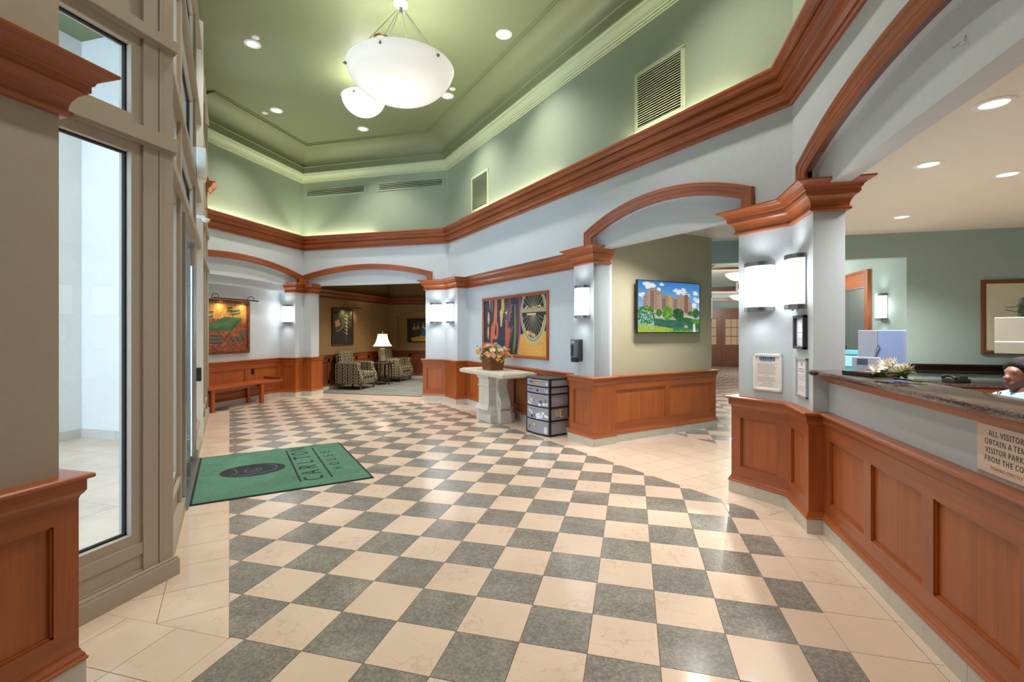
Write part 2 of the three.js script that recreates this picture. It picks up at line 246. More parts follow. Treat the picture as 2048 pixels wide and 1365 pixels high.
part(wEnd, 'upper_plaster', ext([[-7.3, 3.35], [-3.4, 3.35], [-3.4, CEIL + .1], [-7.3, CEIL + .1]], -.2, 0, [[-6.99, -5.56], [-5.2, -3.76]].map(([a, b]) => [[a, 4.43], [a, 4.55], [b, 4.55], [b, 4.43]])), M.upper);
part(wEnd, 'pier', bx(-7.3, -6.84, 0, 2.4, -.2, .08), M.wall);
const wLong = structure('wall_long', 'long pale wall with the arch to the corridor', 'wall', ...ES(S0, 0), 0, TH.long);
const uL = dl => -dl / SQ;                                             // along the long wall: u = -dl / sqrt 2
archedWall(wLong, uL(12.8), uL(2.9), uL(6.43), uL(3.62), 0, 0, 2.57, 2.77, .2, M.wall);
const rect = (a, b, c, d) => [[a, c], [a, d], [b, d], [b, c]];                // an opening in a wall
part(wLong, 'upper_plaster', ext(rect(uL(12.9), uL(2.9), 3.35, CEIL + .1).reverse(), -.2, 0, [10.74, 4.94].map(q => rect(uL(q) - .295, uL(q) + .295, 3.63, 4.21))), M.upper);
part(wLong, 'recess_back', bx(uL(12.6), uL(6.6), 0, 2.4, -.32, -.1697), M.wall);
part(wLong, 'pier', bx(uL(6.942), uL(6.40), 0, 2.4, -.3, 0), M.wall);
const pr = (pts, y0, y1) => { const g = ext(pts, y0, y1); g.rotateX(-Math.PI / 2); return g; };   // plan polygon (x, d) raised between two heights
{ const w = structure('wall_pier', 'white pier with two sconces and framed notices by the desk', 'wall'); part(w, 'plaster', pr([[.912, 4.578], [1.24, 4.25], [1.24, 3.81], [1.437, 3.81], [1.437, 4.33], [1.056, 4.722]], 0, 2.4), M.wall); }
{ const w = structure('wall_pier', 'white pier corner beside the lounge opening with two sconces', 'wall'); part(w, 'plaster', pr([[-4.1, 9.04], [-3.63, 9.04], ES(5.41, 11.945), ES(5.9, 11.945), [-3.4, 9.32], [-4.1, 9.32]], 0, 2.4), M.wall); }
const wDesk = structure('wall_desk', 'pale wall with the wide arch over the reception desk', 'wall', XD, 0, 0, TH.desk);
archedWall(wDesk, -4.35, 2.4, -3.92, -1.25, 0, 0, 2.575, 2.775, .197, M.wall);
part(wDesk, 'upper_plaster', bx(-4.35, 2.4, 3.35, CEIL + .1, -.2, 0), M.upper);
part(wDesk, 'pier', bx(-1.35, 2.4, 0, 2.4, -.197, 0), M.wall);
part(wDesk, 'counter_front', bx(-3.81, -1.35, 0, 1.06, -.197, -.1), M.wall);
const wTV = structure('wall_corridor', 'corridor wall toned beige for warm light, carrying the television', 'wall');
part(wTV, 'plaster', pr([ES(5.5, 6.40), ES(5.86, 6.40), ES(5.90, 6.47), ES(8.764, 6.47), ES(8.764, 6.75), ES(5.5, 6.75)], 0, 2.82), M.beige);  // the corridor's warm light is put into this beige
const wBack = structure('wall_back', 'grey green back wall of the reception and corridor', 'wall', 0, 7.9, 0, TH.end);
part(wBack, 'plaster', ext([[.9, 0], [.9, 2.82], [6.2, 2.82], [6.2, 0], [3.73, 0], [3.73, 2.455], [2.0, 2.455], [2.0, 0], [1.75, 0], [1.75, 2.455], [1.155, 2.455], [1.155, 0]].reverse(), -.15, 0), M.recept);
{ const w = structure('wall_reception', 'side walls of the reception room', 'wall'); part(w, 'side_wall', pr([[1.2, 4.6], [1.437, 4.33], [1.82, 7.9], [1.70, 7.9]], 0, 2.82), M.recept); part(w, 'side_wall', bx(6.05, 6.2, 0, 2.82, -7.9, 2.4), M.recept); part(w, 'side_wall', bx(1.2, 6.2, 0, 2.82, 2.4, 2.55), M.recept); }
{ const c = structure('ceiling', 'pale ceiling of the reception and corridor', 'ceiling'); part(c, 'plaster', pr([[1.437, -2.5], [6.2, -2.5], [6.2, 8.05], [.6, 8.05], [-.5, 6.3], [-.3, 6.0], [1.437, 4.25]], 2.8, 2.95), M.ceil2); }
{ const c = structure('ceiling', 'green tray ceiling of the hall', 'ceiling'); part(c, 'plaster', pr([[-7.4, 9.3], [-3.5, 9.3], [1.45, 4.4], [1.45, -2.6], [-2.9, -2.6], [-2.9, 1.9], [-7.4, 6.4]], CEIL, CEIL + .12), M.ceil); }
{ const w = structure('wall_pilaster', 'plain pilaster wall toned beige for warm light beside the tall window', 'wall'); part(w, 'plaster', bx(-2.6, -2.17, 0, CEIL + .05, -1.352, 2.4), M.pilaster); }  // wall paint shifted to beige to carry the warm light here
{ const w = structure('wall_near', 'plain wall closing the hall near the entrance desk', 'wall'); part(w, 'plaster', bx(-3, 1.45, 0, CEIL + .1, 2.4, 2.55), M.wall); }

// mouldings that run round the hall
const hallPath = [[XL, 6.3], [XL, DE], [S0 - DE, DE], [XD, S0 - XD], [XD, -2.4]];
{ const t = structure('trim_1', 'deep stained wood cornice running round the hall above the arches', 'cornice'); part(t, 'cornice', sweep(hallPath, profCornice, 1, planPut, { crease: .3 }), M.wood); }
{ const t = structure('trim_2', 'pale green crown moulding below the tray ceiling', 'moulding'); part(t, 'crown', sweep(hallPath, profCrown, 1, planPut, { crease: .35 }), M.crown); }
{ const t = structure('trim_3', 'olive green cove curving up to the tray ceiling', 'cove'); part(t, 'cove', sweep(hallPath, profCove, 1, planPut, { crease: .3 }), M.ceil); }
const runs = {
  bench: [[-7.43, 6.0], [-7.43, 8.78], [-7.04, 8.78], [-7.04, 9.04], [-6.84, 9.04], [-6.84, 9.4]],
  long: [[-4.1, 9.4], [-4.1, 9.04], [-3.63, 9.04], ES(5.41, 11.945), ES(S1, 11.945), ES(S1, 6.942), ES(S0, 6.942), ES(S0, 6.40), ES(5.86, 6.40), ES(5.86, 6.47), ES(8.764, 6.47), ES(8.764, 6.75)],
  desk: [[1.056, 4.722], [.912, 4.578], [1.24, 4.25], [1.24, 3.81], [1.34, 3.81], [1.34, 1.35], [1.24, 1.35], [1.24, -2.4]],
  near: [[-2.17, -2.4], [-2.17, 1.352], [-2.60, 1.352]],
};
{ const t = structure('trim_4', 'stained wood capital moulding from the lounge pier to the corridor arch', 'moulding'); part(t, 'capital', sweep([...runs.long.slice(0, 8), ES(5.87, 6.40), ES(5.87, 6.47), ES(5.88, 6.47)].slice(0, 9), profCapital, 1, planPut, { crease: .35 }), M.wood); }
{ const t = structure('trim_5', 'stained wood capital moulding on the pier by the desk', 'moulding'); part(t, 'capital', sweep([[1.056, 4.722], [.912, 4.578], [1.24, 4.25], [1.24, 3.81], [1.437, 3.81], [1.437, 4.0]], profCapital, 1, planPut, { crease: .35 }), M.wood); }
{ const t = structure('trim_6', 'stained wood capital moulding on the pier by the bench', 'moulding'); part(t, 'capital', sweep([[-7.3, 8.78], [-7.04, 8.78], [-7.04, 9.04], [-6.84, 9.04], [-6.84, 9.32]], profCapital, 1, planPut, { crease: .35 }), M.wood); }
{ const t = structure('trim_7', 'stained wood capital moulding on the pilaster beside the window', 'moulding'); part(t, 'capital', sweep(runs.near, profCapital, 1, planPut, { crease: .35 }), M.wood); }

// wainscot: chair rail and base moulding follow each run; boards, stiles, rails and panels are built one by one
// a board whose ends follow the mitre planes of its run: X(x, z) slides the end points with depth
function mitred(x0, x1, y0, y1, z0, z1, X, gr) { const g = ext([[X(x0, z0), -z0], [X(x0, z1), -z1], [X(x1, z1), -z1], [X(x1, z0), -z0]], y0, y1); g.rotateX(-Math.PI / 2); return boxuv(g, gr, [rnd() * 3, rnd() * 3]); }
function wainscot(path, panels, label, skipEnds = true, nStone = .305) {
  const t = structure('trim_8', label, 'wainscot');
  part(t, 'chair_rail', sweep(path, profCap, 1, planPut, { crease: .35 }), M.wood);
  part(t, 'base_moulding', sweep(path, profBase, 1, planPut, { crease: .35 }), M.wood);
  const board = [[0, .10], [.02, .10], [.02, .76], [0, .76]];
  part(t, 'backing', sweep(path, board, 1, planPut), M.panel);
  for (let i = 0; i < path.length - 1; i++) {
    const a = path[i], b = path[i + 1], L = Math.hypot(b[0] - a[0], b[1] - a[1]), th = Math.atan2(b[1] - a[1], b[0] - a[0]);
    const g = new THREE.Group(); g.name = 'wainscot_face'; g.position.set(a[0], 0, -a[1]); g.rotation.y = th; t.add(g);   // local x along the run, local +z to its right = room side
    const turn = k => { if (k < 1 || k > path.length - 2) return 0; const p = path[k - 1], q = path[k], r = path[k + 1]; return Math.sign((q[0] - p[0]) * (r[1] - q[1]) - (q[1] - p[1]) * (r[0] - q[0])); };
    const ang = k => { if (k < 1 || k > path.length - 2) return 0; const p = path[k - 1], q = path[k], r = path[k + 1]; const A = Math.atan2(q[1] - p[1], q[0] - p[0]), B = Math.atan2(r[1] - q[1], r[0] - q[0]); let dA = B - A; while (dA > Math.PI) dA -= 2 * Math.PI; while (dA < -Math.PI) dA += 2 * Math.PI; return dA; };
    // offset faces are longer at outer corners (left turn, path keeps the room on its right) and shorter at inner ones
    const e0 = Math.tan(ang(i) / 2), e1 = Math.tan(ang(i + 1) / 2), T = .042, m0 = -e0 * T, m1 = L + e1 * T;
    const n = panels[i] ?? 0, z0 = .018, z1 = T;
    const near = (x, e) => Math.abs(x - e) < 1e-6, X = (x, z) => near(x, m0) ? -e0 * z : near(x, m1) ? L + e1 * z : x;
    const f = (x0, x1, y0, y1, gr, za = z0, zb = z1) => mitred(x0, x1, y0, y1, za, zb, X, gr);
    if (!n || m1 - m0 < .16) { part(g, 'board', f(m0, m1, .145, .755, 'y'), M.wood); continue; }
    const st = Math.min(.085, (m1 - m0) * .2), top = .665, bot = .235, pw = (m1 - m0 - st) / n;
    part(g, 'rail', f(m0, m1, top, .755, 'x'), M.wood); part(g, 'rail', f(m0, m1, .145, bot, 'x'), M.wood);
    for (let k = 0; k <= n; k++) part(g, 'stile', f(m0 + k * pw, k === n ? m1 : m0 + k * pw + st, bot, top, 'y'), M.wood);
    for (let k = 0; k < n; k++) {
      const p0 = m0 + k * pw + st, p1 = m0 + (k + 1) * pw, w = p1 - p0;
      const nb = Math.max(1, Math.round(w / .22)); for (let q = 0; q < nb; q++) part(g, 'panel', bx(p0 + w * q / nb + .0004, p0 + w * (q + 1) / nb - .0004, bot, top, .012, .0235, 'y'), M.panel);
      part(g, 'bead', [bx(p0, p1, bot, bot + .008, .02, .034), bx(p0, p1, top - .008, top, .02, .034), bx(p0, p0 + .008, bot, top, .02, .034, 'y'), bx(p1 - .008, p1, bot, top, .02, .034, 'y')], M.wood);
    }
  }
  const s = structure('baseboard_1', label.replace(/wainscot.*/, '') + 'stone skirting tiles under the wainscot', 'skirting');
  for (let i = 0; i < path.length - 1; i++) {
    const a = path[i], b = path[i + 1], L = Math.hypot(b[0] - a[0], b[1] - a[1]), th = Math.atan2(b[1] - a[1], b[0] - a[0]);
    const ang = k => { if (k < 1 || k > path.length - 2) return 0; const p = path[k - 1], q = path[k], r = path[k + 1]; let dA = Math.atan2(r[1] - q[1], r[0] - q[0]) - Math.atan2(q[1] - p[1], q[0] - p[0]); while (dA > Math.PI) dA -= 2 * Math.PI; while (dA < -Math.PI) dA += 2 * Math.PI; return dA; };
    const T = .058, m0 = -Math.tan(ang(i) / 2) * T, m1 = L + Math.tan(ang(i + 1) / 2) * T, n = Math.max(1, Math.round((m1 - m0) / nStone)), w = (m1 - m0) / n;
    const e0 = Math.tan(ang(i) / 2), e1 = Math.tan(ang(i + 1) / 2), X = (x, z) => Math.abs(x - m0) < 1e-6 ? -e0 * z : Math.abs(x - m1) < 1e-6 ? L + e1 * z : x;
    if (m1 - m0 < .001) continue;
    for (let k = 0; k < n; k++) { const m = part(s, 'skirting_tile', mitred(m0 + k * w + (k ? .0008 : 0), k === n - 1 ? m1 : m0 + (k + 1) * w - .0008, -.002, BASE - .001, 0, T, X, 'x'), M.basestone); m.position.set(a[0], 0, -a[1]); m.rotation.y = th; }
  }
}
wainscot(runs.bench, [3, 1, 0, 0, 0], 'stained wood panelled wainscot behind the bench and round its pier');
wainscot(runs.long, [0, 1, 0, 0, 6, 0, 1, 0, 0, 2, 0], 'stained wood panelled wainscot below the bicycle painting and television');
wainscot(runs.desk, [0, 1, 1, 0, 4, 0, 5], 'stained wood panelled wainscot of the reception desk front');
wainscot(runs.near, [4, 0], 'stained wood panelled wainscot of the pilaster beside the window');
for (const n of ['trim_8', 'baseboard_1']) { let k = 0; for (const o of scene.children) if (o.name.replace(/_\d{3}$/, '') === n) { o.name = n === 'trim_8' ? 'trim_' + (8 + k) : 'baseboard_' + (k + 1); k++; } }

// ---------------------------------------------------------------- glazed entrance
function glazing(parent, u0, u1, y0, y1, { sash = .055, n0 = -.1, n1 = -.015, sill = true } = {}) {
  part(parent, 'sash', [bx(u0, u0 + sash, y0, y1, n0, n1, 'y'), bx(u1 - sash, u1, y0, y1, n0, n1, 'y'), bx(u0 + sash, u1 - sash, y0, y0 + sash, n0, n1), bx(u0 + sash, u1 - sash, y1 - sash, y1, n0, n1)], M.taupe);
  part(parent, 'gasket', [bx(u0 + sash, u0 + sash + .008, y0 + sash, y1 - sash, -.072, -.05), bx(u1 - sash - .008, u1 - sash, y0 + sash, y1 - sash, -.072, -.05), bx(u0 + sash, u1 - sash, y0 + sash, y0 + sash + .008, -.072, -.05), bx(u0 + sash, u1 - sash, y1 - sash - .008, y1 - sash, -.072, -.05)], M.rubber);
  part(parent, 'pane', sheet(u0 + sash, u1 - sash, y0 + sash, y1 - sash, -.061), M.glass);
}
function bands(parent, u0, u1, rows) { for (const [a, b] of rows) part(parent, 'band', [bx(u0, u1, a + .012, b - .012, -.1, .032), bx(u0, u1, a, a + .012, -.1, .014), bx(u0, u1, b - .012, b, -.1, .02)], M.taupe); }
const ROWS = [[2.43, 2.525], [3.01, 3.09], [3.98, 4.07], [4.92, 5.01]];
{
  const w = structure('window_1', 'tall taupe framed window beside the wood pilaster looking into the vestibule', 'window', -2.573, 0, 0, TH.left);
  part(w, 'post', [bx(2.0, 2.085, 0, 5.36, -.12, 0, 'y'), bx(2.088, 2.17, 0, 5.36, -.12, .004, 'y')], M.taupe);
  part(w, 'post', bx(.55, .75, 0, 5.36, -.12, 0, 'y'), M.taupe);
  bands(w, .55, 2.178, ROWS);
  part(w, 'skirting', [bx(.55, 2.19, 0, .092, -.1, .03), bx(.55, 2.185, .092, .105, -.1, .02)], M.taupe);
  part(w, 'lower_panel', [bx(.75, 2.0, .1, .26, -.1, -.012), bx(.75, 2.0, .1, .118, -.1, -.004), bx(.75, 2.0, .2, .262, -.1, -.004)], M.taupe);
  glazing(w, .75, 2.0, .262, 2.43); glazing(w, .75, 2.0, 2.525, 3.01);
  part(w, 'upper_panel', [bx(.75, 2.0, 3.09, 3.98, -.1, -.02), bx(.75, 2.0, 4.07, 4.92, -.1, -.02), bx(.75, 2.0, 5.01, 5.36, -.1, -.02)], M.taupe);
  part(w, 'return_panel', bx(.3, .56, 0, 5.36, -.12, .41, 'y'), M.taupe);
}
{
  const w = structure('window_2', 'tall taupe mullioned glass wall of the entrance with stacked panes', 'window', ...ES(SE, 0), 0, TH.entry);
  const posts = [[3.31, 3.45], [4.40, 4.52], [6.27, 6.39], [7.48, 7.62], [8.62, 8.74], [9.5, 10.2]];
  for (const [a, b] of posts) part(w, 'post', bx(a, b, 0, 5.36, -.12, .01, 'y'), M.taupe);
  bands(w, 3.31, 10.0, ROWS);
  for (const [a, b] of [[3.31, 4.52], [6.27, 10.0]]) part(w, 'skirting', bx(a, b, 0, .1, -.1, .035), M.taupe);
  for (const [a, b] of [[3.45, 4.40], [6.39, 7.48], [7.62, 8.62], [8.74, 9.5]]) {
    part(w, 'lower_panel', [bx(a, b, .1, .30, -.1, -.012), bx(a, b, .26, .30, -.1, .012)], M.taupe);
    glazing(w, a, b, .30, 2.43);
  }
  for (let k = 0; k < posts.length - 1; k++) for (const [y0, y1] of [[2.525, 3.01], [3.09, 3.98], [4.07, 4.92]]) glazing(w, posts[k][1], posts[k + 1][0], y0, y1);
  part(w, 'head', bx(3.31, 10, 5.01, 5.36, -.12, -.01), M.taupe);
}
{
  const d = structure('door_1', 'pair of glass entrance doors with brushed steel stiles and pull bars', 'door', ...ES(SE, 0), 0, TH.entry);
  for (const [a, b, hx] of [[4.52, 5.39, 5.30], [5.40, 6.27, 5.49]]) {
    part(d, 'door_frame', [bx(a, a + .05, .02, 2.40, -.085, -.035, 'y'), bx(b - .05, b, .02, 2.40, -.085, -.035, 'y'), bx(a + .05, b - .05, .02, .12, -.085, -.035), bx(a + .05, b - .05, 2.33, 2.40, -.085, -.035)], M.steel);
    part(d, 'pane', sheet(a + .05, b - .05, .12, 2.33, -.06), M.glass);
    part(d, 'pull_bar', [rod([hx, .25, .035], [hx, 2.02, .035], .019, .019, 16), rod([hx, .4, -.05], [hx, .4, .035], .01), rod([hx, 1.85, -.05], [hx, 1.85, .035], .01)], M.steel);
    part(d, 'hinge_block', bx(a + .0, a + .05, .03, .17, -.03, .012), M.steel);
  }
  part(d, 'threshold', bx(4.5, 6.29, -.01, .008, -.13, .05), M.steel);
  part(d, 'door_edge', rbx(4.53, 4.60, .03, 2.36, -.03, .035, .006), M.steel);
}
{ const b = thing('card_reader', 'black card reader box on the entrance door post', 'card reader', ...ES(SE, 6.33 * SQ), .93, TH.entry); part(b, 'housing', rbx(-.045, .045, -.075, .075, .012, .06, .006), M.black); part(b, 'bracket', bx(-.05, .05, -.08, .08, .01, .016), M.steel); }
{ const b = thing('emergency_light', 'cream emergency light box high on the entrance frame', 'light box', ...ES(SE, 6.0 * SQ), 3.2, TH.entry); part(b, 'housing', rbx(-.07, .07, -.17, .15, .034, .12, .01), M.whitep); part(b, 'lens', bx(-.06, .06, -.185, -.17, .04, .115), M.paper); part(b, 'mounting_plate', bx(-.05, .05, -.15, .15, -.02, .036), M.taupe); }
{ const b = thing('security_camera', 'small white dome camera over the entrance doors', 'camera', ...ES(SE, 6.9 * SQ), 2.80, TH.entry); part(b, 'bracket', bx(-.02, .02, -.01, .03, -.06, .07), M.whitep); part(b, 'dome', lathe([[0, -.045], [.03, -.038], [.045, -.015], [.048, 0], [.0, .012]], 20).translate(0, -.005, .08), M.whitep); }
{ const t = structure('trim_20', 'short stained wood moulding high at the far end of the entrance wall', 'moulding', ...ES(SE, 9.55 * SQ), 0, TH.entry); const pr2 = profCapital.map(([r, y]) => [r, y + 1.5]); part(t, 'capital', sweep([[-.1, 0], [.42, 0]], pr2, 1, (a, b, y) => [a, y, -b], { crease: .35 }), M.wood); }

// vestibule
{
  const w = structure('wall_vestibule', 'bright white vestibule walls behind the entrance glass', 'wall');
  part(w, 'plaster', bx(-7.2, -7.06, 0, 5.3, -4.8, 3.2), M.white); part(w, 'plaster', bx(-7.2, -5.2, 0, 5.3, -4.8, -4.66), M.white);
  part(w, 'ceiling_panel', pr([[-7.2, -3.2], [-2.7, -3.2], [-2.7, 2.1], [-5.26, 4.66], [-7.2, 4.66]], 5.26, 5.36), M.ceil);
  for (let k = 0; k < 26; k++) part(w, 'skirting_tile', bx(-7.06, -7.045, 0, .12, -4.66 + k * .305 + .001, -4.66 + (k + 1) * .305 - .001, 'z'), M.basestone);
  for (let k = 0; k < 6; k++) part(w, 'skirting_tile', bx(-7.06 + k * .305 + .001, -7.06 + (k + 1) * .305 - .001, 0, .12, -4.66, -4.645), M.basestone);
  const f = structure('window_3', 'outer glass front of the vestibule', 'window', 0, -3.1, 0, Math.PI);
  for (let k = 0; k < 5; k++) part(f, 'post', bx(2.7 + k * 1.08, 2.78 + k * 1.08, 0, 5.3, -.1, .02, 'y'), M.taupe);
  part(f, 'rail', [bx(2.7, 7.1, 0, .1, -.1, .02), bx(2.7, 7.1, 2.45, 2.55, -.1, .02), bx(2.7, 7.1, 5.18, 5.28, -.1, .02)], M.taupe);
  for (let k = 0; k < 4; k++) for (const [a, b] of [[.1, 2.45], [2.55, 5.18]]) part(f, 'pane', sheet(2.78 + k * 1.08, 3.78 + k * 1.08, a, b, -.048), M.glass);
}

// ---------------------------------------------------------------- lounge shell
{
  const w = structure('wall_lounge', 'tan linen walls of the lounge with darkened panelling', 'wall');
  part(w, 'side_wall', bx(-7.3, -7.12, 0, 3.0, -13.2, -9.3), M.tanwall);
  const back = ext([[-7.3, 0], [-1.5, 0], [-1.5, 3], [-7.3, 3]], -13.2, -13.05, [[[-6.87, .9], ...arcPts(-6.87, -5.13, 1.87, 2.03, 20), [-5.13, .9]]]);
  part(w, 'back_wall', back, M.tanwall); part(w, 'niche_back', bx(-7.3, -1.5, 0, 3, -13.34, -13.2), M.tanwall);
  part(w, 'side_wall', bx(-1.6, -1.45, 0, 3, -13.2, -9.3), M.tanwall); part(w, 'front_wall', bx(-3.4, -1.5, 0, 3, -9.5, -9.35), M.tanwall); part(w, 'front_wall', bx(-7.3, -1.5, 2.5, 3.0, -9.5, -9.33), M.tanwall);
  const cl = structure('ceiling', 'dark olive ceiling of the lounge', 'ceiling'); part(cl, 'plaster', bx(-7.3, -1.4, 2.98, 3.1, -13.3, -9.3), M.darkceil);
  const t = structure('trim_21', 'wood crown and panelling round the lounge, darkened for its dim light', 'wainscot');  // lounge wood toned darker to carry the room's dim light
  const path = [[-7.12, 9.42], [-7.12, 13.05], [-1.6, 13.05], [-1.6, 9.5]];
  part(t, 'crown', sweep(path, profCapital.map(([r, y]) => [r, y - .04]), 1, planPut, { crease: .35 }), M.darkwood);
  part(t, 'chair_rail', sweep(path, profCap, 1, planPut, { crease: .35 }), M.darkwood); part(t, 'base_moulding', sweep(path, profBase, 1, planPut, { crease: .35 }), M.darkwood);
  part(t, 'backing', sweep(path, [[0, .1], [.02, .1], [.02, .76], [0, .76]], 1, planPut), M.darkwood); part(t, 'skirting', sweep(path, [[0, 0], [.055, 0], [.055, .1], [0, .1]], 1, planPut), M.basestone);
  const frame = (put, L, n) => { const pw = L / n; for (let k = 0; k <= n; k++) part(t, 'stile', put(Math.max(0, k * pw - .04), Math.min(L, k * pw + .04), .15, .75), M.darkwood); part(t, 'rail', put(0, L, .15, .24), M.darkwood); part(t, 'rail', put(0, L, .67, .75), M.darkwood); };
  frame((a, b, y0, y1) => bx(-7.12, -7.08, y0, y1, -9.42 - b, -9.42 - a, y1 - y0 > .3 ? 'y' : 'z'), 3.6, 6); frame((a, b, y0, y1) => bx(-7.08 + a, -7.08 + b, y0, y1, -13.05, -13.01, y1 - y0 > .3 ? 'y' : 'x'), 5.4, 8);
}
{ const o = thing('smoke_detector', 'round white smoke detector on the dark lounge ceiling', 'detector', -6.3, 11.6, 2.98); part(o, 'body', lathe([[0, -.045], [.045, -.042], [.06, -.02], [.062, 0]], 24), M.whitep); part(o, 'base', cyl(.07, .07, .008, 24, -.008), M.whitep); }

// ---------------------------------------------------------------- corridor beyond
{
  const w = structure('wall_corridor', 'far corridor walls beyond the second opening', 'wall');
  part(w, 'side_wall', bx(.95, 1.15, 0, 2.8, -20.8, -8.05), M.recept); part(w, 'side_wall', bx(3.73, 3.9, 0, 2.8, -13, -8.05), M.recept); part(w, 'side_wall', bx(3.73, 6.6, 0, 2.8, -13, -12.85), M.recept); part(w, 'side_wall', bx(6.5, 6.65, 0, 2.8, -21, -12.9), M.recept); part(w, 'end_wall', bx(.95, 6.65, 0, 2.8, -21, -20.8), M.recept);
  const c = structure('ceiling', 'pale corridor ceiling with wood edged coffers', 'ceiling'); part(c, 'plaster', bx(.95, 6.65, 2.8, 2.9, -21, -8.05), M.ceil2);
  for (const d of [14.6, 19.4]) part(c, 'beam', bx(1.15, 6.5, 2.56, 2.68, -d - .15, -d, 'x'), M.darkwood), part(c, 'beam_casing', bx(1.15, 6.5, 2.68, 2.8, -d - .13, -d - .02), M.recept);
  for (const [a, b] of [[8.4, 8.5], [11.2, 11.3]]) part(c, 'coffer_moulding', bx(1.6, 3.6, 2.765, 2.8, -b, -a), M.darkwood); for (const x of [1.6, 3.35, 3.45, 3.55]) part(c, 'coffer_moulding', bx(x, x + .045, 2.765, 2.8, -11.3, -8.4, 'z'), M.darkwood);
  const dr = structure('door_2', 'wood panelled screen with glazed french doors at the corridor end', 'door', 0, 20.8, 0, 0);
  part(dr, 'panelling', bx(1.15, 6.5, 0, 2.28, .001, .05, 'y'), M.darkwood); part(dr, 'cap', bx(1.15, 6.5, 2.26, 2.34, 0, .1), M.darkwood);
  for (let k = 0; k < 5; k++) { const a = 1.55 + k * .98; part(dr, 'leaf_frame', [bx(a, a + .12, .1, 2.05, .05, .08, 'y'), bx(a + .78, a + .9, .1, 2.05, .05, .08, 'y'), bx(a + .12, a + .78, .1, .25, .05, .078), bx(a + .12, a + .78, .72, .86, .05, .078), bx(a + .12, a + .78, 1.92, 2.05, .05, .078)], M.darkwood);
    for (let i = 0; i < 3; i++) for (let j = 0; j < 3; j++) part(dr, 'pane', bx(a + .13 + i * .22, a + .33 + i * .22, .88 + j * .35, 1.2 + j * .35, .052, .06), std({ color: '#c9a98c', roughness: .15 }));
    part(dr, 'lower_panel', bx(a + .16, a + .74, .3, .68, .05, .062, 'y'), M.darkwood); }
}
function bowlLight(x, d, h, r, label, I) {
  const o = thing('ceiling_bowl_light', label, 'ceiling light', x, d, h, 0, 'corridor bowl lights');
  const pts = []; for (let i = 0; i <= 12; i++) { const a = i / 12 * Math.PI / 2; pts.push([r * Math.sin(a), -r * .45 * Math.cos(a)]); } pts.push([r + .01, .005], [r - .01, .01]);
  part(o, 'bowl', lathe(pts), M.sconce); part(o, 'stem', cyl(.02, .02, 2.8 - h, 12, 0), M.nickel); part(o, 'canopy', cyl(.07, .07, .02, 20, 2.78 - h), M.nickel);
  const l = new THREE.PointLight(new THREE.Color().setRGB(1, .95, .86), I); l.position.set(0, -r * .45 - .06, 0); l.castShadow = true; o.add(l);
}
bowlLight(2.15, 10.4, 2.56, .32, 'white glass bowl light in the corridor before the exit sign', LUM.corridor); bowlLight(3.5, 17.2, 2.6, .36, 'white glass bowl light far down the corridor past the exit sign', LUM.corridor);
{ const o = thing('exit_sign', 'white exit sign with red letters hung in the far corridor', 'exit sign', 2.95, 14.35, 2.66); part(o, 'housing', rbx(-.17, .17, -.11, .11, -.03, .03, .008), M.whitep); part(o, 'stem', bx(-.02, .02, .1, .14, -.02, .02), M.whitep);
  part(o, 'face', new THREE.PlaneGeometry(.32, .2).translate(0, 0, .0315), std({ map: canvasTex(256, 160, (c, w, h) => { c.fillStyle = '#e9e4da'; c.fillRect(0, 0, w, h); c.fillStyle = '#e8402e'; c.font = 'bold 118px sans-serif'; c.textAlign = 'center'; c.textBaseline = 'middle'; c.save(); c.translate(w / 2, h / 2 + 4); c.scale(.82, 1); c.fillText('EXIT', 0, 0); c.restore(); }), emissive: '#ffffff', emissiveMap: null, emissiveIntensity: 0, roughness: .5 })); }
{ const o = thing('elevator', 'brushed steel elevator doors in a wood surround', 'elevator', 3.73, 0, 0, TH.desk);
  part(o, 'surround', [bx(-9.05, -8.93, 0, 2.42, 0, .05, 'y'), bx(-10.5, -10.38, 0, 2.42, 0, .05, 'y'), bx(-10.38, -9.05, 2.38, 2.42, 0, .05)], M.wood); part(o, 'transom', bx(-10.38, -9.05, 2.15, 2.38, 0, .02), M.panel);
  part(o, 'door_leaf', bx(-9.72, -9.06, 0, 2.13, 0, .012, 'y'), M.steel); part(o, 'door_leaf', bx(-10.38, -9.724, 0, 2.13, 0, .012, 'y'), M.steel); part(o, 'jamb', [bx(-9.06, -9.05, 0, 2.15, 0, .04), bx(-10.38, -9.05, 2.13, 2.15, 0, .04)], M.nickel); part(o, 'call_plate', bx(-9.85, -9.80, 1.0, 1.16, .012, .02), M.charcoal); }

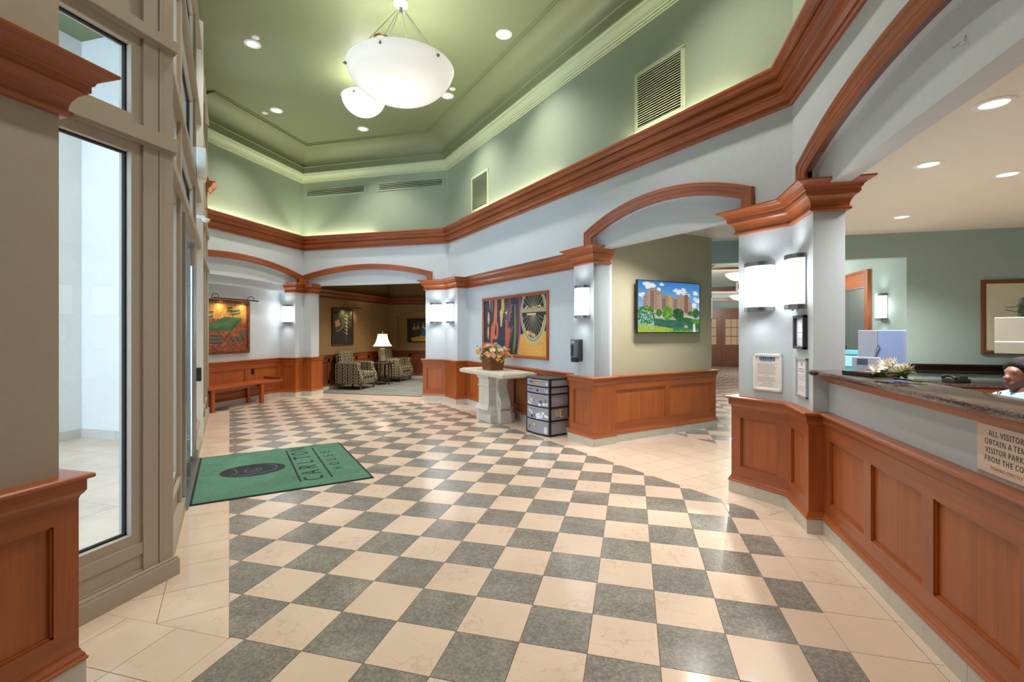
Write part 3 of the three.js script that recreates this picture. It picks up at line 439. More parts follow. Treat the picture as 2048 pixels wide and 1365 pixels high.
// ---------------------------------------------------------------- lamps
const warm = new THREE.Color().setRGB(1, .93, .82), cool = new THREE.Color().setRGB(.93, .97, 1), white = new THREE.Color().setRGB(1, .97, .92);
function sconce(x, d, th, label, I = LUM.sconce) {
  const o = thing('wall_sconce', label, 'wall light', x, d, 1.785, th, 'half round wall sconces');
  const half = (r, y0, y1, dz) => { const g = new THREE.CylinderGeometry(r, r, y1 - y0, 28, 1, false, -Math.PI / 2, Math.PI); g.scale(1, 1, dz / r); g.translate(0, (y0 + y1) / 2, .012); return g.toNonIndexed(); };
  part(o, 'back_plate', bx(-.115, .115, -.2, .2, 0, .012), M.nickel);
  part(o, 'diffuser', half(.122, -.175, .175, .095), M.sconce);
  part(o, 'top_band', half(.127, .172, .205, .1), M.nickel); part(o, 'bottom_band', half(.127, -.205, -.172, .1), M.nickel);
  for (const x of [-.1, .1]) part(o, 'finial', lathe([[0, -.012], [.008, -.008], [.009, 0]], 10).translate(x, -.205, .03), M.steel);
  const l = new THREE.PointLight(cool, I); l.position.set(0, 0, .06); l.castShadow = true; l.shadow.radius = 3; o.add(l);
  for (const s of [1, -1]) { const q = new THREE.SpotLight(cool, I * .55, 0, 1.3, 1); q.position.set(0, s * .22, .11); q.target.position.set(0, s * 2, .05); q.castShadow = true; q.shadow.radius = 4; o.add(q, q.target); }
}
sconce(...ES(S0, 3.38), TH.long, 'lit half round sconce on the pier above the notice with a blue picture');
sconce(XD, 4.05, TH.desk, 'lit half round sconce on the pier face next to the counter, above the dark notice');
sconce(...ES(S0, 6.66), TH.long, 'lit half round sconce above the hand sanitizer dispenser');
sconce(-3.86, 9.04, TH.end, 'lit half round sconce beside the lounge opening');
sconce(...ES(5.41, 12.32), TH.long, 'lit half round sconce between the lounge pier corner and the bicycle painting');
sconce(-7.22, 8.78, TH.end, 'lit half round sconce at the end of the bench recess');
sconce(3.73, 8.52, TH.desk, 'lit half round sconce beside the elevator surround');
sconce(1.15, 8.32, TH.left, 'lit half round sconce in the corridor past the television wall');
const bowlGlass = new THREE.MeshPhysicalMaterial({ color: '#f5f3ee', map: tex(256, (u, v) => { const k = .93 + .12 * (fbm(u, v, 8, 12, 4) - .5); return [k, k, k * .985]; }), transmission: .09, thickness: 0, roughness: 1, emissive: new THREE.Color().setRGB(1, .99, .96), emissiveIntensity: .5, side: THREE.DoubleSide });
function pendant(x, d, hr, r, dep, label, I) {
  const o = thing('pendant_bowl', label, 'pendant light', x, d, 0, 0, 'hanging glass bowl pendants');
  const pts = []; for (let i = 0; i <= 16; i++) { const a = i / 16 * 1.42; pts.push([r * Math.sin(a) / Math.sin(1.42), hr - dep * (Math.cos(a) - Math.cos(1.42)) / (1 - Math.cos(1.42))]); }
  pts.push([r + .006, hr + .008], [r - .008, hr + .010]);
  part(o, 'bowl', lathe(pts, 64), bowlGlass, 'white alabaster glass bowl');
  part(o, 'canopy', lathe([[0, CEIL - .06], [.05, CEIL - .055], [.085, CEIL - .03], [.09, CEIL]], 28), M.whitep); part(o, 'hub', lathe([[0, CEIL - .13], [.02, CEIL - .12], [.026, CEIL - .06]], 16), M.steel);
  for (let k = 0; k < 6; k++) { const a = .4 + k * Math.PI / 3, c = Math.cos(a), s = Math.sin(a); part(o, 'suspension_rod', [rod([.05 * c, CEIL - .1, .05 * s], [(r - .03) * c, hr - .015, (r - .03) * s], .0045), rod([(r - .06) * c, hr - .03, (r - .06) * s], [(r + .03) * c, hr - .055, (r + .03) * s], .006)], M.steel);
    part(o, 'screw_knob', new THREE.SphereGeometry(.018, 12, 8).toNonIndexed().scale(1, 1, 1).translate((r + .006) * c, hr - .05, (r + .006) * s), M.nickel); }
  for (const [y, k] of [[hr - dep * .35, 1]]) { const l = new THREE.PointLight(white, I * k); l.position.set(0, y, 0); l.castShadow = true; l.shadow.radius = 5; o.add(l); }
}
pendant(-2.68, 5.2, 4.555, .63, .375, 'large white glass bowl pendant hung on thin rods', LUM.pendant);
pendant(-3.99, 6.52, 5.0, .33, .27, 'small white glass bowl pendant close to the green ceiling', LUM.small);
function downlight(x, d, h, label, I, group, col = warm, r = .085, ang = .95) {
  const o = thing('recessed_downlight', label, 'downlight', x, d, h, 0, group);
  part(o, 'trim_ring', lathe([[r * .86, -.001], [r * .9, -.008], [r * 1.25, -.006], [r * 1.3, .004]], 28), M.whitep); part(o, 'lens', cyl(r * .88, r * .88, .004, 28, -.006), M.lens);
  if (I) { const s = new THREE.SpotLight(col, I, 0, ang, .6); s.position.set(0, -.03, 0); s.target.position.set(0, -3, 0); s.castShadow = true; s.shadow.radius = 3; o.add(s, s.target); }
}
for (const [x, d] of [[-5.03, 5.418], [-6.13, 7.157], [-5.06, 8.244], [-2.983, 7.453], [-1.64, 6.104], [-2.2, 3.1], [.2, 3.9], [-.7, 1.2]]) downlight(x, d, CEIL, 'lit recessed downlight in the green tray ceiling', LUM.down, 'downlights in the green ceiling');
for (const [x, d] of [[2.13, 3.56], [2.38, 4.72], [3.2, 5.19], [3.16, 6.8]]) downlight(x, d, 2.8, 'lit recessed downlight in the pale reception ceiling', LUM.recept, 'downlights over the reception', white, .08, 1.1);
for (const [x, d] of [[.3, 5.75], [.75, 5.95]]) downlight(x, d, 2.8, 'added unseen downlight in the corridor ceiling behind the arch', LUM.behind, 'added downlights behind the corridor arch', white, .08, 1.1);  // added lamps, out of view, to light the television wall
for (const [x, d] of [[-6.2, 3.2], [-5.0, 1.6], [-4.2, 0], [-6.2, 0]]) downlight(x, d, 5.26, 'added unseen downlight in the vestibule ceiling', LUM.vestibule, 'added downlights in the vestibule', cool, .09, 1.1);  // added unseen lamps that brighten the vestibule
for (const [x, d] of [[-4.88, 5.308], [-6.4, 7.185], [-2.818, 7.259]]) { const o = thing('sprinkler_cover', 'small white sprinkler cover beside a downlight in the green ceiling', 'sprinkler', x, d, CEIL, 0, 'sprinkler covers in the green ceiling'); part(o, 'cover', lathe([[0, -.014], [.04, -.013], [.05, -.006], [.05, 0]], 20), M.whitep); }
{ const o = thing('speaker_cover', 'round cream fitting with brass rim in the green ceiling', 'ceiling fitting', -3.25, 5.75, CEIL); part(o, 'rim', lathe([[.07, -.012], [.09, -.014], [.1, -.004], [.1, 0]], 28), M.bronze); part(o, 'cover', lathe([[0, -.018], [.06, -.016], [.075, -.008]], 24), std({ color: '#e6d9a8', roughness: .6 })); }
// cove lamps lying in the trough behind the cornice
function coveLamp(a, b, th) {
  const L = Math.hypot(b[0] - a[0], b[1] - a[1]), o = thing('cove_lamp', 'fluorescent strip hidden behind the wood cornice', 'cove light', (a[0] + b[0]) / 2, (a[1] + b[1]) / 2, 3.36, th, 'cove lamps behind the cornice');
  part(o, 'batten', bx(-L / 2, L / 2, -.005, .02, .03, .07), M.whitep); part(o, 'tube', rod([-L / 2 + .02, .034, .05], [L / 2 - .02, .034, .05], .013), M.strip);
  const n = Math.max(1, Math.round(L / 1.2)); for (let k = 0; k < n; k++) { const l = new THREE.RectAreaLight(new THREE.Color().setRGB(1, .99, .80), LUM.cove, L / n * .96, .06); l.position.set(-L / 2 + (k + .5) * L / n, .055, .05); l.rotation.x = Math.PI / 2; o.add(l); }
}
coveLamp([XL, 6.6], [XL, 8.95], TH.left); coveLamp([-7.0, DE], [-5.3, DE], TH.end);
coveLamp(ES(S0, 10.9), ES(S0, 7.35), TH.long); coveLamp(ES(S0, 5.6), ES(S0, 3.6), TH.long);
coveLamp([XD, 3.2], [XD, -1.5], TH.desk);

// ---------------------------------------------------------------- vents on the upper walls
const galv = std({ color: '#a3a5a3', metalness: .5, roughness: .55 });
const duct = (w, h, z0, z1) => [bx(-w - .01, w + .01, h, h + .01, z0, z1), bx(-w - .01, w + .01, -h - .01, -h, z0, z1), bx(-w - .01, -w, -h, h, z0, z1), bx(w, w + .01, -h, h, z0, z1), bx(-w - .01, w + .01, -h - .01, h + .01, z0 - .01, z0)];   // sheet metal box behind a vent
function slotVent(x0, x1, label) {
  const o = thing('slot_vent', label, 'vent', (x0 + x1) / 2, DE, 4.49, TH.end, 'slot vents on the end wall'), w = (x1 - x0) / 2;
  part(o, 'duct', duct(w - .05, .06, -.6, -.2), galv); part(o, 'frame', [bx(-w, w, .06, .09, 0, .016), bx(-w, w, -.09, -.06, 0, .016), bx(-w, -w + .05, -.06, .06, 0, .016), bx(w - .05, w, -.06, .06, 0, .016)], M.upper);
  for (let k = 0; k < 3; k++) part(o, 'slat', bx(-w + .05, w - .05, -.036 + k * .036 - .008, -.036 + k * .036 + .008, .004, .016), M.upper);
}
slotVent(-7.04, -5.51, 'long slot vent by the hall corner on the green end wall'); slotVent(-5.25, -3.71, 'long slot vent nearer the long wall on the green end wall');
function grille(dl, label) {
  const o = thing('return_grille', label, 'vent', ...ES(S0, dl), 3.92, TH.long, 'return grilles on the long wall'), w = .31, h = .305;
  part(o, 'duct', duct(.295, .29, -.8, -.2), galv); part(o, 'frame', [bx(-w - .02, w + .02, h - .02, h + .02, 0, .016), bx(-w - .02, w + .02, -h - .02, -h + .02, 0, .016), bx(-w - .02, -w + .02, -h, h, 0, .016), bx(w - .02, w + .02, -h, h, 0, .016)], M.crown);
  for (let k = 0; k < 22; k++) { const y = -h + .035 + k * .0257; const g = bx(-w + .02, w - .02, -.003, .003, -.012, .012); g.rotateX(.5); g.translate(0, y, .002); part(o, 'slat', g, M.crown); }
}
grille(10.74, 'louvred return grille near the far end of the long green wall'); grille(4.94, 'louvred return grille above the corridor arch');

// ---------------------------------------------------------------- green entrance mat
{
  const a = [-3.455, 3.064], L = 1.66, D = 1.47;                      // near entry corner; reading direction runs along the entrance wall
  const o = thing('entrance_mat', 'green entrance mat with dark oval emblem and lettering', 'mat', ...ES((SE + .08) + D / 2 * SQ, 6.50 + L / 2 * SQ), 0, TH.entry);
  const mt = canvasTex(1024, 907, (c, w, h) => {
    c.fillStyle = '#4b7059'; c.fillRect(0, 0, w, h);
    for (let i = 0; i < 9000; i++) { c.fillStyle = ['rgba(20,60,40,.16)', 'rgba(130,195,150,.14)', 'rgba(40,100,80,.16)'][i % 3]; c.fillRect(rnd() * w, rnd() * h, 3 + rnd() * 10, 2 + rnd() * 5); }
    for (let i = 0; i < 60; i++) { c.fillStyle = i % 2 ? 'rgba(25,70,50,.06)' : 'rgba(110,180,140,.06)'; c.beginPath(); c.ellipse(rnd() * w, rnd() * h, 40 + rnd() * 110, 20 + rnd() * 50, rnd() * 3, 0, 7); c.fill(); }
    c.strokeStyle = '#1c2420'; c.lineWidth = 8; c.strokeRect(4, 4, w - 8, h - 8);
    const k = '#15241f'; c.fillStyle = k; c.strokeStyle = k; c.textAlign = 'center';
    const m = w / L, ex = .844 * m, ey = .485 * m;
    c.fillStyle = '#242426'; c.beginPath(); c.ellipse(ex, ey, .23 * m, .295 * m, 0, 0, 7); c.fill();
    c.strokeStyle = '#67756d'; c.lineWidth = 5; c.beginPath(); c.arc(ex, ey, 46, .5, 5.7); c.stroke(); c.beginPath(); c.arc(ex + 6, ey + 4, 22, 0, 4.4); c.stroke(); c.beginPath(); c.moveTo(ex - 96, ey - 90); c.bezierCurveTo(ex - 110, ey + 160, ex + 30, ey + 170, ex + 96, ey + 90); c.stroke(); c.beginPath(); c.moveTo(ex - 70, ey - 130); c.bezierCurveTo(ex - 40, ey - 60, ex + 60, ey - 100, ex + 90, ey - 110); c.stroke();
    c.fillStyle = '#14201c'; c.fillRect(.2 * m, .843 * m, 1.32 * m, 11); c.fillRect(.2 * m, 1.125 * m, 1.32 * m, 11);
    c.font = '146px sans-serif'; c.strokeStyle = '#14201c'; c.lineWidth = 3; [...'CARLTON'].forEach((q, i) => { c.fillText(q, (.255 + i * .212) * m, 1.06 * m); c.strokeText(q, (.255 + i * .212) * m, 1.06 * m); }); c.font = '84px sans-serif'; [...'HOUSE'].forEach((q, i) => { c.fillText(q, (.49 + i * .185) * m, 1.285 * m); c.strokeText(q, (.49 + i * .185) * m, 1.285 * m); });
  });
  const g = rbx(-L / 2, L / 2, .0, .009, -D / 2, D / 2, .004, 2), p = g.attributes.position, uv = g.attributes.uv;
  for (let i = 0; i < p.count; i++) uv.setXY(i, (p.getX(i) + L / 2) / L, 1 - (p.getZ(i) + D / 2) / D);
  part(o, 'pile', g, std({ map: mt, roughness: 1 })); part(o, 'rubber_edge', rbx(-L / 2 - .012, L / 2 + .012, 0, .004, -D / 2 - .012, D / 2 + .012, .002, 2), M.rubber);
}

// ---------------------------------------------------------------- pictures
function picture(name, label, x, d, h, th, w, hh, art, fm, { fw = .045, depth = .035, category = 'picture', bead } = {}) {
  const o = thing(name, label, category, x, d, h, th);
  const prof = [[0, .004], [0, depth * .55], [fw * .25, depth * .7], [fw * .45, depth], [fw * .85, depth], [fw, depth * .6], [fw, 0]];
  const a = w / 2 - fw, b = hh / 2 - fw;
  part(o, 'frame', sweep([[-a, -b], [-a, b], [a, b], [a, -b]], prof, -1, wallPut, { closed: true, crease: .4 }), fm);
  part(o, 'canvas', new THREE.PlaneGeometry(2 * a + .004, 2 * b + .004).translate(0, 0, .012), std({ map: art, roughness: .7 }));
  part(o, 'backing', bx(-w / 2 + .01, w / 2 - .01, -hh / 2 + .01, hh / 2 - .01, .001, .01), M.espresso);
  if (bead) { const n1 = Math.round(w / .05), n2 = Math.round(hh / .05), gs = []; for (let k = 0; k < n1; k++) for (const s of [-1, 1]) gs.push(rbx(-w / 2 + k * w / n1 + .004, -w / 2 + (k + 1) * w / n1 - .004, s * (hh / 2 - fw * .45) - fw * .5, s * (hh / 2 - fw * .45) + fw * .5, depth * .7, depth + .012, .006, 1)); for (let k = 1; k < n2 - 1; k++) for (const s of [-1, 1]) gs.push(rbx(s * (w / 2 - fw * .45) - fw * .5, s * (w / 2 - fw * .45) + fw * .5, -hh / 2 + k * hh / n2 + .004, -hh / 2 + (k + 1) * hh / n2 - .004, depth * .7, depth + .012, .006, 1)); part(o, 'carved_blocks', gs, fm); }
  return o;
}
const noise = (c, w, h, cols, n, s0, s1, al = .25) => { for (let i = 0; i < n; i++) { c.globalAlpha = al; c.fillStyle = cols[Math.floor(rnd() * cols.length)]; c.fillRect(rnd() * w, rnd() * h, s0 + rnd() * s1, s0 * .5 + rnd() * s1 * .5); } c.globalAlpha = 1; };
const bikeArt = canvasTex(1024, 512, (c, w, h) => {
  c.fillStyle = '#232a3c'; c.fillRect(0, 0, w, h); noise(c, w, h, ['#2c3850', '#1b2030', '#44304a', '#30465a', '#5a4660'], 900, 8, 60, .35);
  const blade = (pts, col) => { c.fillStyle = col; c.beginPath(); c.moveTo(...pts[0]); for (const p of pts.slice(1)) c.lineTo(...p); c.closePath(); c.fill(); };
  blade([[205, 0], [255, 0], [250, 190], [225, 240], [190, 380], [150, 380], [190, 180]], '#c9714f'); blade([[100, 0], [130, 0], [118, 90], [108, 90]], '#c79a86'); blade([[150, 0], [175, 0], [165, 110], [150, 120]], '#9c6f78');
  blade([[78, 110], [98, 120], [112, 190], [90, 250], [70, 190]], '#d4a58c'); blade([[70, 260], [98, 260], [98, 330], [82, 400], [66, 330]], '#d9a457'); blade([[140, 260], [165, 215], [180, 260], [165, 430], [120, 430]], '#c8613f');
  c.strokeStyle = '#cf6a46'; c.lineWidth = 30; c.beginPath(); c.ellipse(225, 290, 34, 80, 0, 0, 7); c.stroke();
  blade([[330, 0], [380, 0], [385, 90], [360, 150], [340, 260], [312, 260], [330, 130]], '#d8a748'); blade([[300, 120], [330, 90], [345, 230], [315, 260]], '#c9b28a');
  c.strokeStyle = '#b9b49a'; c.lineWidth = 3; for (let k = 0; k < 14; k++) { c.beginPath(); c.moveTo(430, 130); c.lineTo(430 + 90 * Math.cos(k * .45), 130 + 110 * Math.sin(k * .45)); c.stroke(); } c.fillStyle = '#cfc3a0'; c.fillRect(395, 125, 60, 14);
  blade([[470, 0], [500, 20], [440, 250], [400, 330], [390, 300]], '#6b4a63'); blade([[500, 60], [520, 60], [470, 200], [410, 330]], '#a2695c'); blade([[400, 190], [425, 200], [430, 300], [405, 300]], '#c2684a'); blade([[400, 300], [470, 260], [500, 300], [450, 470], [390, 500]], '#b75f3c'); blade([[470, 330], [520, 240], [545, 260], [500, 360]], '#6c4258');
  blade([[555, 60], [572, 60], [588, 250], [575, 420], [545, 500], [520, 500], [548, 330]], '#63803a'); blade([[595, 100], [625, 0], [650, 0], [640, 300], [600, 420], [590, 300]], '#5c3a5c'); blade([[640, 0], [652, 0], [648, 330], [600, 512], [590, 500], [630, 320]], '#b9566a');
  c.fillStyle = '#dda650'; c.beginPath(); c.moveTo(600, 512); c.lineTo(650, 330); c.lineTo(1024, 300); c.lineTo(1024, 512); c.fill(); noise(c, w, h, ['#e0b060'], 0, 1, 1); for (let i = 0; i < 500; i++) { c.globalAlpha = .18; c.fillStyle = i % 2 ? '#c98a38' : '#ecc377'; c.fillRect(640 + rnd() * 380, 345 + rnd() * 160, 10 + rnd() * 40, 3 + rnd() * 8); } c.globalAlpha = 1;
  c.fillStyle = '#22211f'; c.beginPath(); c.ellipse(838, 150, 172, 235, 0, 0, 7); c.fill(); c.strokeStyle = '#ddb46a'; c.lineWidth = 12; c.beginPath(); c.ellipse(838, 150, 152, 215, 0, .3, 2.7); c.stroke();
  c.strokeStyle = '#98a07c'; c.lineWidth = 34; c.beginPath(); c.ellipse(838, 150, 172, 235, 0, 0, 7); c.stroke(); c.strokeStyle = '#c8c8a8'; c.lineWidth = 8; c.beginPath(); c.ellipse(838, 150, 185, 250, 0, -.6, 2.4); c.stroke();
  c.strokeStyle = '#f0e6cc'; c.lineWidth = 2.6; for (let k = 0; k < 26; k++) { const a = k * .2417; c.beginPath(); c.moveTo(838, 140); c.lineTo(838 + 158 * Math.cos(a), 150 + 218 * Math.sin(a)); c.stroke(); }
  c.fillStyle = '#e2c488'; for (let k = 0; k < 26; k++) c.fillRect(720 + rnd() * 235, 82 + rnd() * 20, 12, 8); for (let k = 0; k < 60; k++) { const t = rnd(); c.fillRect(735 + t * 130, 285 + t * 40 + rnd() * 34, 12, 6); }
  c.fillStyle = '#a89c7c'; c.fillRect(672, 108, 352, 34); c.fillStyle = '#2a2a30'; c.fillRect(672, 142, 352, 26); c.fillStyle = '#e6c089'; c.fillRect(750, 150, 130, 16);
});
picture('framed_painting', 'wide wood framed painting of a bicycle wheel and hanging tools', ...ES(S1, 9.54), 1.50, TH.long, 2.08, 1.03, bikeArt, M.wood, { fw: .05 });
const cafeArt = canvasTex(640, 640, (c, w, h) => {
  c.fillStyle = '#84432a'; c.fillRect(0, 0, w, h); c.fillStyle = '#bd8d4b'; c.fillRect(0, 0, w, 210); noise(c, w, 260, ['#e0b45a', '#b98a4c', '#c9743a', '#8f8a52'], 700, 8, 40, .35); c.save(); c.translate(0, 230); noise(c, w, 410, ['#8f4326', '#b8643a', '#6f3826', '#c07a4e'], 900, 8, 50, .3); c.restore();
  c.strokeStyle = '#6b3f22'; c.lineWidth = 4; for (let k = 0; k < 40; k++) { const x = 20 + rnd() * 520, y = 100 + rnd() * 140; c.beginPath(); c.moveTo(x, y); c.lineTo(x + rnd() * 50 - 25, y + 60); c.stroke(); }
  c.fillStyle = '#39613f'; c.beginPath(); c.moveTo(0, 310); c.lineTo(290, 185); c.lineTo(560, 195); c.lineTo(380, 340); c.lineTo(0, 345); c.fill(); c.fillStyle = '#2f5b45'; c.beginPath(); c.moveTo(0, 345); c.lineTo(380, 340); c.lineTo(560, 195); c.lineTo(562, 220); c.lineTo(390, 372); c.lineTo(0, 375); c.fill();
  noise(c, 0, 0, ['#000'], 0, 1, 1); for (let k = 0; k < 120; k++) { c.globalAlpha = .3; c.fillStyle = ['#55793f', '#2a4a34', '#6f8f4a'][k % 3]; const t = rnd(); c.fillRect(60 + t * 380 + rnd() * 60, 325 - t * 130 + rnd() * 14, 50, 5); } c.globalAlpha = 1; c.strokeStyle = '#6f9155'; c.lineWidth = 2; for (let k = 0; k < 6; k++) { c.beginPath(); c.moveTo(70 + k * 8, 300 - k * 8); c.lineTo(400 + k * 10, 305 - k * 9); c.stroke(); }
  c.fillStyle = '#24503c'; for (const [x, y, q, r] of [[330, 60, 80, 22], [330, 100, 70, 18], [380, 105, 150, 24], [390, 145, 150, 20], [30, 130, 90, 24], [35, 190, 90, 20]]) { c.save(); c.translate(x, y); c.rotate(-.18); c.fillRect(0, 0, q, r); c.restore(); }
  c.strokeStyle = '#1f2c2a'; c.lineWidth = 7; for (const [a, b, e, f] of [[520, 230, 270, 520], [440, 330, 300, 470], [180, 370, 300, 520], [250, 370, 360, 500], [300, 500, 430, 640], [330, 500, 560, 640], [580, 480, 470, 590], [560, 480, 640, 620], [60, 560, 200, 640], [230, 560, 110, 640], [40, 230, 60, 290], [120, 210, 140, 270]]) { c.beginPath(); c.moveTo(a, b); c.lineTo(e, f); c.stroke(); }
  for (let k = 0; k < 5; k++) { c.fillStyle = k % 2 ? '#37605e' : '#27453f'; c.save(); c.translate(360 + k * 46, 470 - k * 6); c.rotate(-.7); c.fillRect(0, 0, 26, 90); c.restore(); c.save(); c.translate(0, 430 + k * 24); c.rotate(.02); c.fillRect(0, 0, 260, 16); c.restore(); }
  c.fillStyle = '#4a5660'; c.globalAlpha = .6; c.fillRect(520, 360, 110, 90); c.globalAlpha = 1;
});
const cafe = picture('framed_painting', 'painting of green cafe tables in a carved wood frame above the bench', -7.43, 7.35, 1.497, TH.left, 1.08, 1.02, cafeArt, M.darkwood, { fw: .06, bead: true });
const ladderArt = canvasTex(384, 448, (c, w, h) => { c.fillStyle = '#241d18'; c.fillRect(0, 0, w, h); c.fillStyle = '#4c5a3a'; c.fillRect(150, 0, 230, 240); noise(c, w, 240, ['#5d6b42', '#37412c', '#6b6248'], 300, 8, 50, .4); noise(c, w, h, ['#1d1a18', '#3a2c22'], 250, 10, 60, .35);
  c.fillStyle = '#b58556'; c.beginPath(); c.moveTo(40, 150); c.lineTo(120, 130); c.lineTo(150, 200); c.lineTo(60, 230); c.fill(); c.strokeStyle = '#8a8574'; c.lineWidth = 12; c.beginPath(); c.arc(70, 130, 150, .2, 1.6); c.stroke(); c.strokeStyle = '#55606a'; c.lineWidth = 8; c.beginPath(); c.moveTo(60, 240); c.lineTo(250, 300); c.stroke();
  c.strokeStyle = '#d9cfb4'; c.lineWidth = 12; for (let k = 0; k < 6; k++) { c.beginPath(); c.moveTo(238, 60 + k * 48); c.lineTo(290, 82 + k * 48); c.stroke(); } c.lineWidth = 9; c.beginPath(); c.moveTo(285, 40); c.lineTo(275, 330); c.stroke(); c.strokeStyle = '#67604f'; c.beginPath(); c.moveTo(262, 310); c.lineTo(258, 410); c.stroke(); });
const lad = picture('framed_painting', 'dark framed painting of a ladder hanging above the armchairs', -7.12, 10.63, 1.525, TH.left, .92, .93, ladderArt, M.espresso, { fw: .04 });
const figArt = canvasTex(512, 300, (c, w, h) => { c.fillStyle = '#2a2420'; c.fillRect(0, 0, w, h); noise(c, w, h, ['#3b3027', '#1c1917', '#54402c', '#474a3c'], 500, 8, 50, .4); c.fillStyle = '#c29a3c'; c.beginPath(); c.moveTo(40, 260); c.lineTo(140, 210); c.lineTo(420, 230); c.lineTo(470, 300); c.lineTo(60, 300); c.fill();
  for (const [x, y] of [[90, 110], [150, 100], [230, 90], [330, 100], [400, 95]]) { c.fillStyle = '#b98a52'; c.beginPath(); c.moveTo(x, y - 40); c.lineTo(x + 34, y + 40); c.lineTo(x - 34, y + 30); c.fill(); c.fillStyle = '#8c5a36'; c.beginPath(); c.arc(x, y - 50, 14, 0, 7); c.fill(); c.fillStyle = x > 200 ? '#3a5f8c' : '#37332e'; c.fillRect(x - 24, y + 30, 52, 105); } c.strokeStyle = '#e8dcc0'; c.lineWidth = 6; c.beginPath(); c.moveTo(225, 105); c.lineTo(280, 150); c.lineTo(335, 105); c.stroke(); });
picture('framed_painting', 'dark framed painting of standing figures in the lounge niche', -6.0, 13.2, 1.44, TH.end, 1.16, .72, figArt, M.espresso, { fw: .035 });
function pictureLight(x, d, h, th, w, label, off, I) {
  const o = thing('picture_light', label, 'picture light', x, d, h, th); part(o, 'shade', rod([-w / 2, 0, .16], [w / 2, 0, .16], .014), M.bronze);
  for (const s of off) part(o, 'arm', tube([[s, -.01, .004], [s, .06, .02], [s, .085, .08], [s, .06, .14], [s, .005, .16]], .006, 20, 6), M.bronze);
  const n = Math.max(1, Math.round(w / .5)); for (let k = 0; k < n; k++) { const l = new THREE.SpotLight(new THREE.Color().setRGB(1, .78, .45), I / n, 0, 1.1, .8); l.position.set(-w / 2 + (k + .5) * w / n, -.02, .15); l.target.position.set(l.position.x, -.6, -.02); l.castShadow = true; l.shadow.radius = 2; o.add(l, l.target); }
}
pictureLight(-7.43, 7.45, 2.02, TH.left, 1.05, 'thin bronze picture light over the cafe tables painting', [-.42, .42], LUM.picture); pictureLight(-7.12, 10.85, 2.02, TH.left, .8, 'thin bronze picture light over the ladder painting', [-.2, .25], LUM.picture * .8);
{ const o = thing('spotlight', 'small recessed spotlight in the lounge niche arch', 'spotlight', -5.7, 13.12, 2.005); part(o, 'housing', cyl(.03, .03, .02, 16, 0), M.bronze); part(o, 'lens', cyl(.024, .024, .003, 16, -.003), M.lens); const l = new THREE.SpotLight(new THREE.Color().setRGB(1, .75, .42), LUM.picture, 0, .9, .8); l.position.set(0, -.015, 0); l.target.position.set(0, -1, -.06); l.castShadow = true; o.add(l, l.target); }

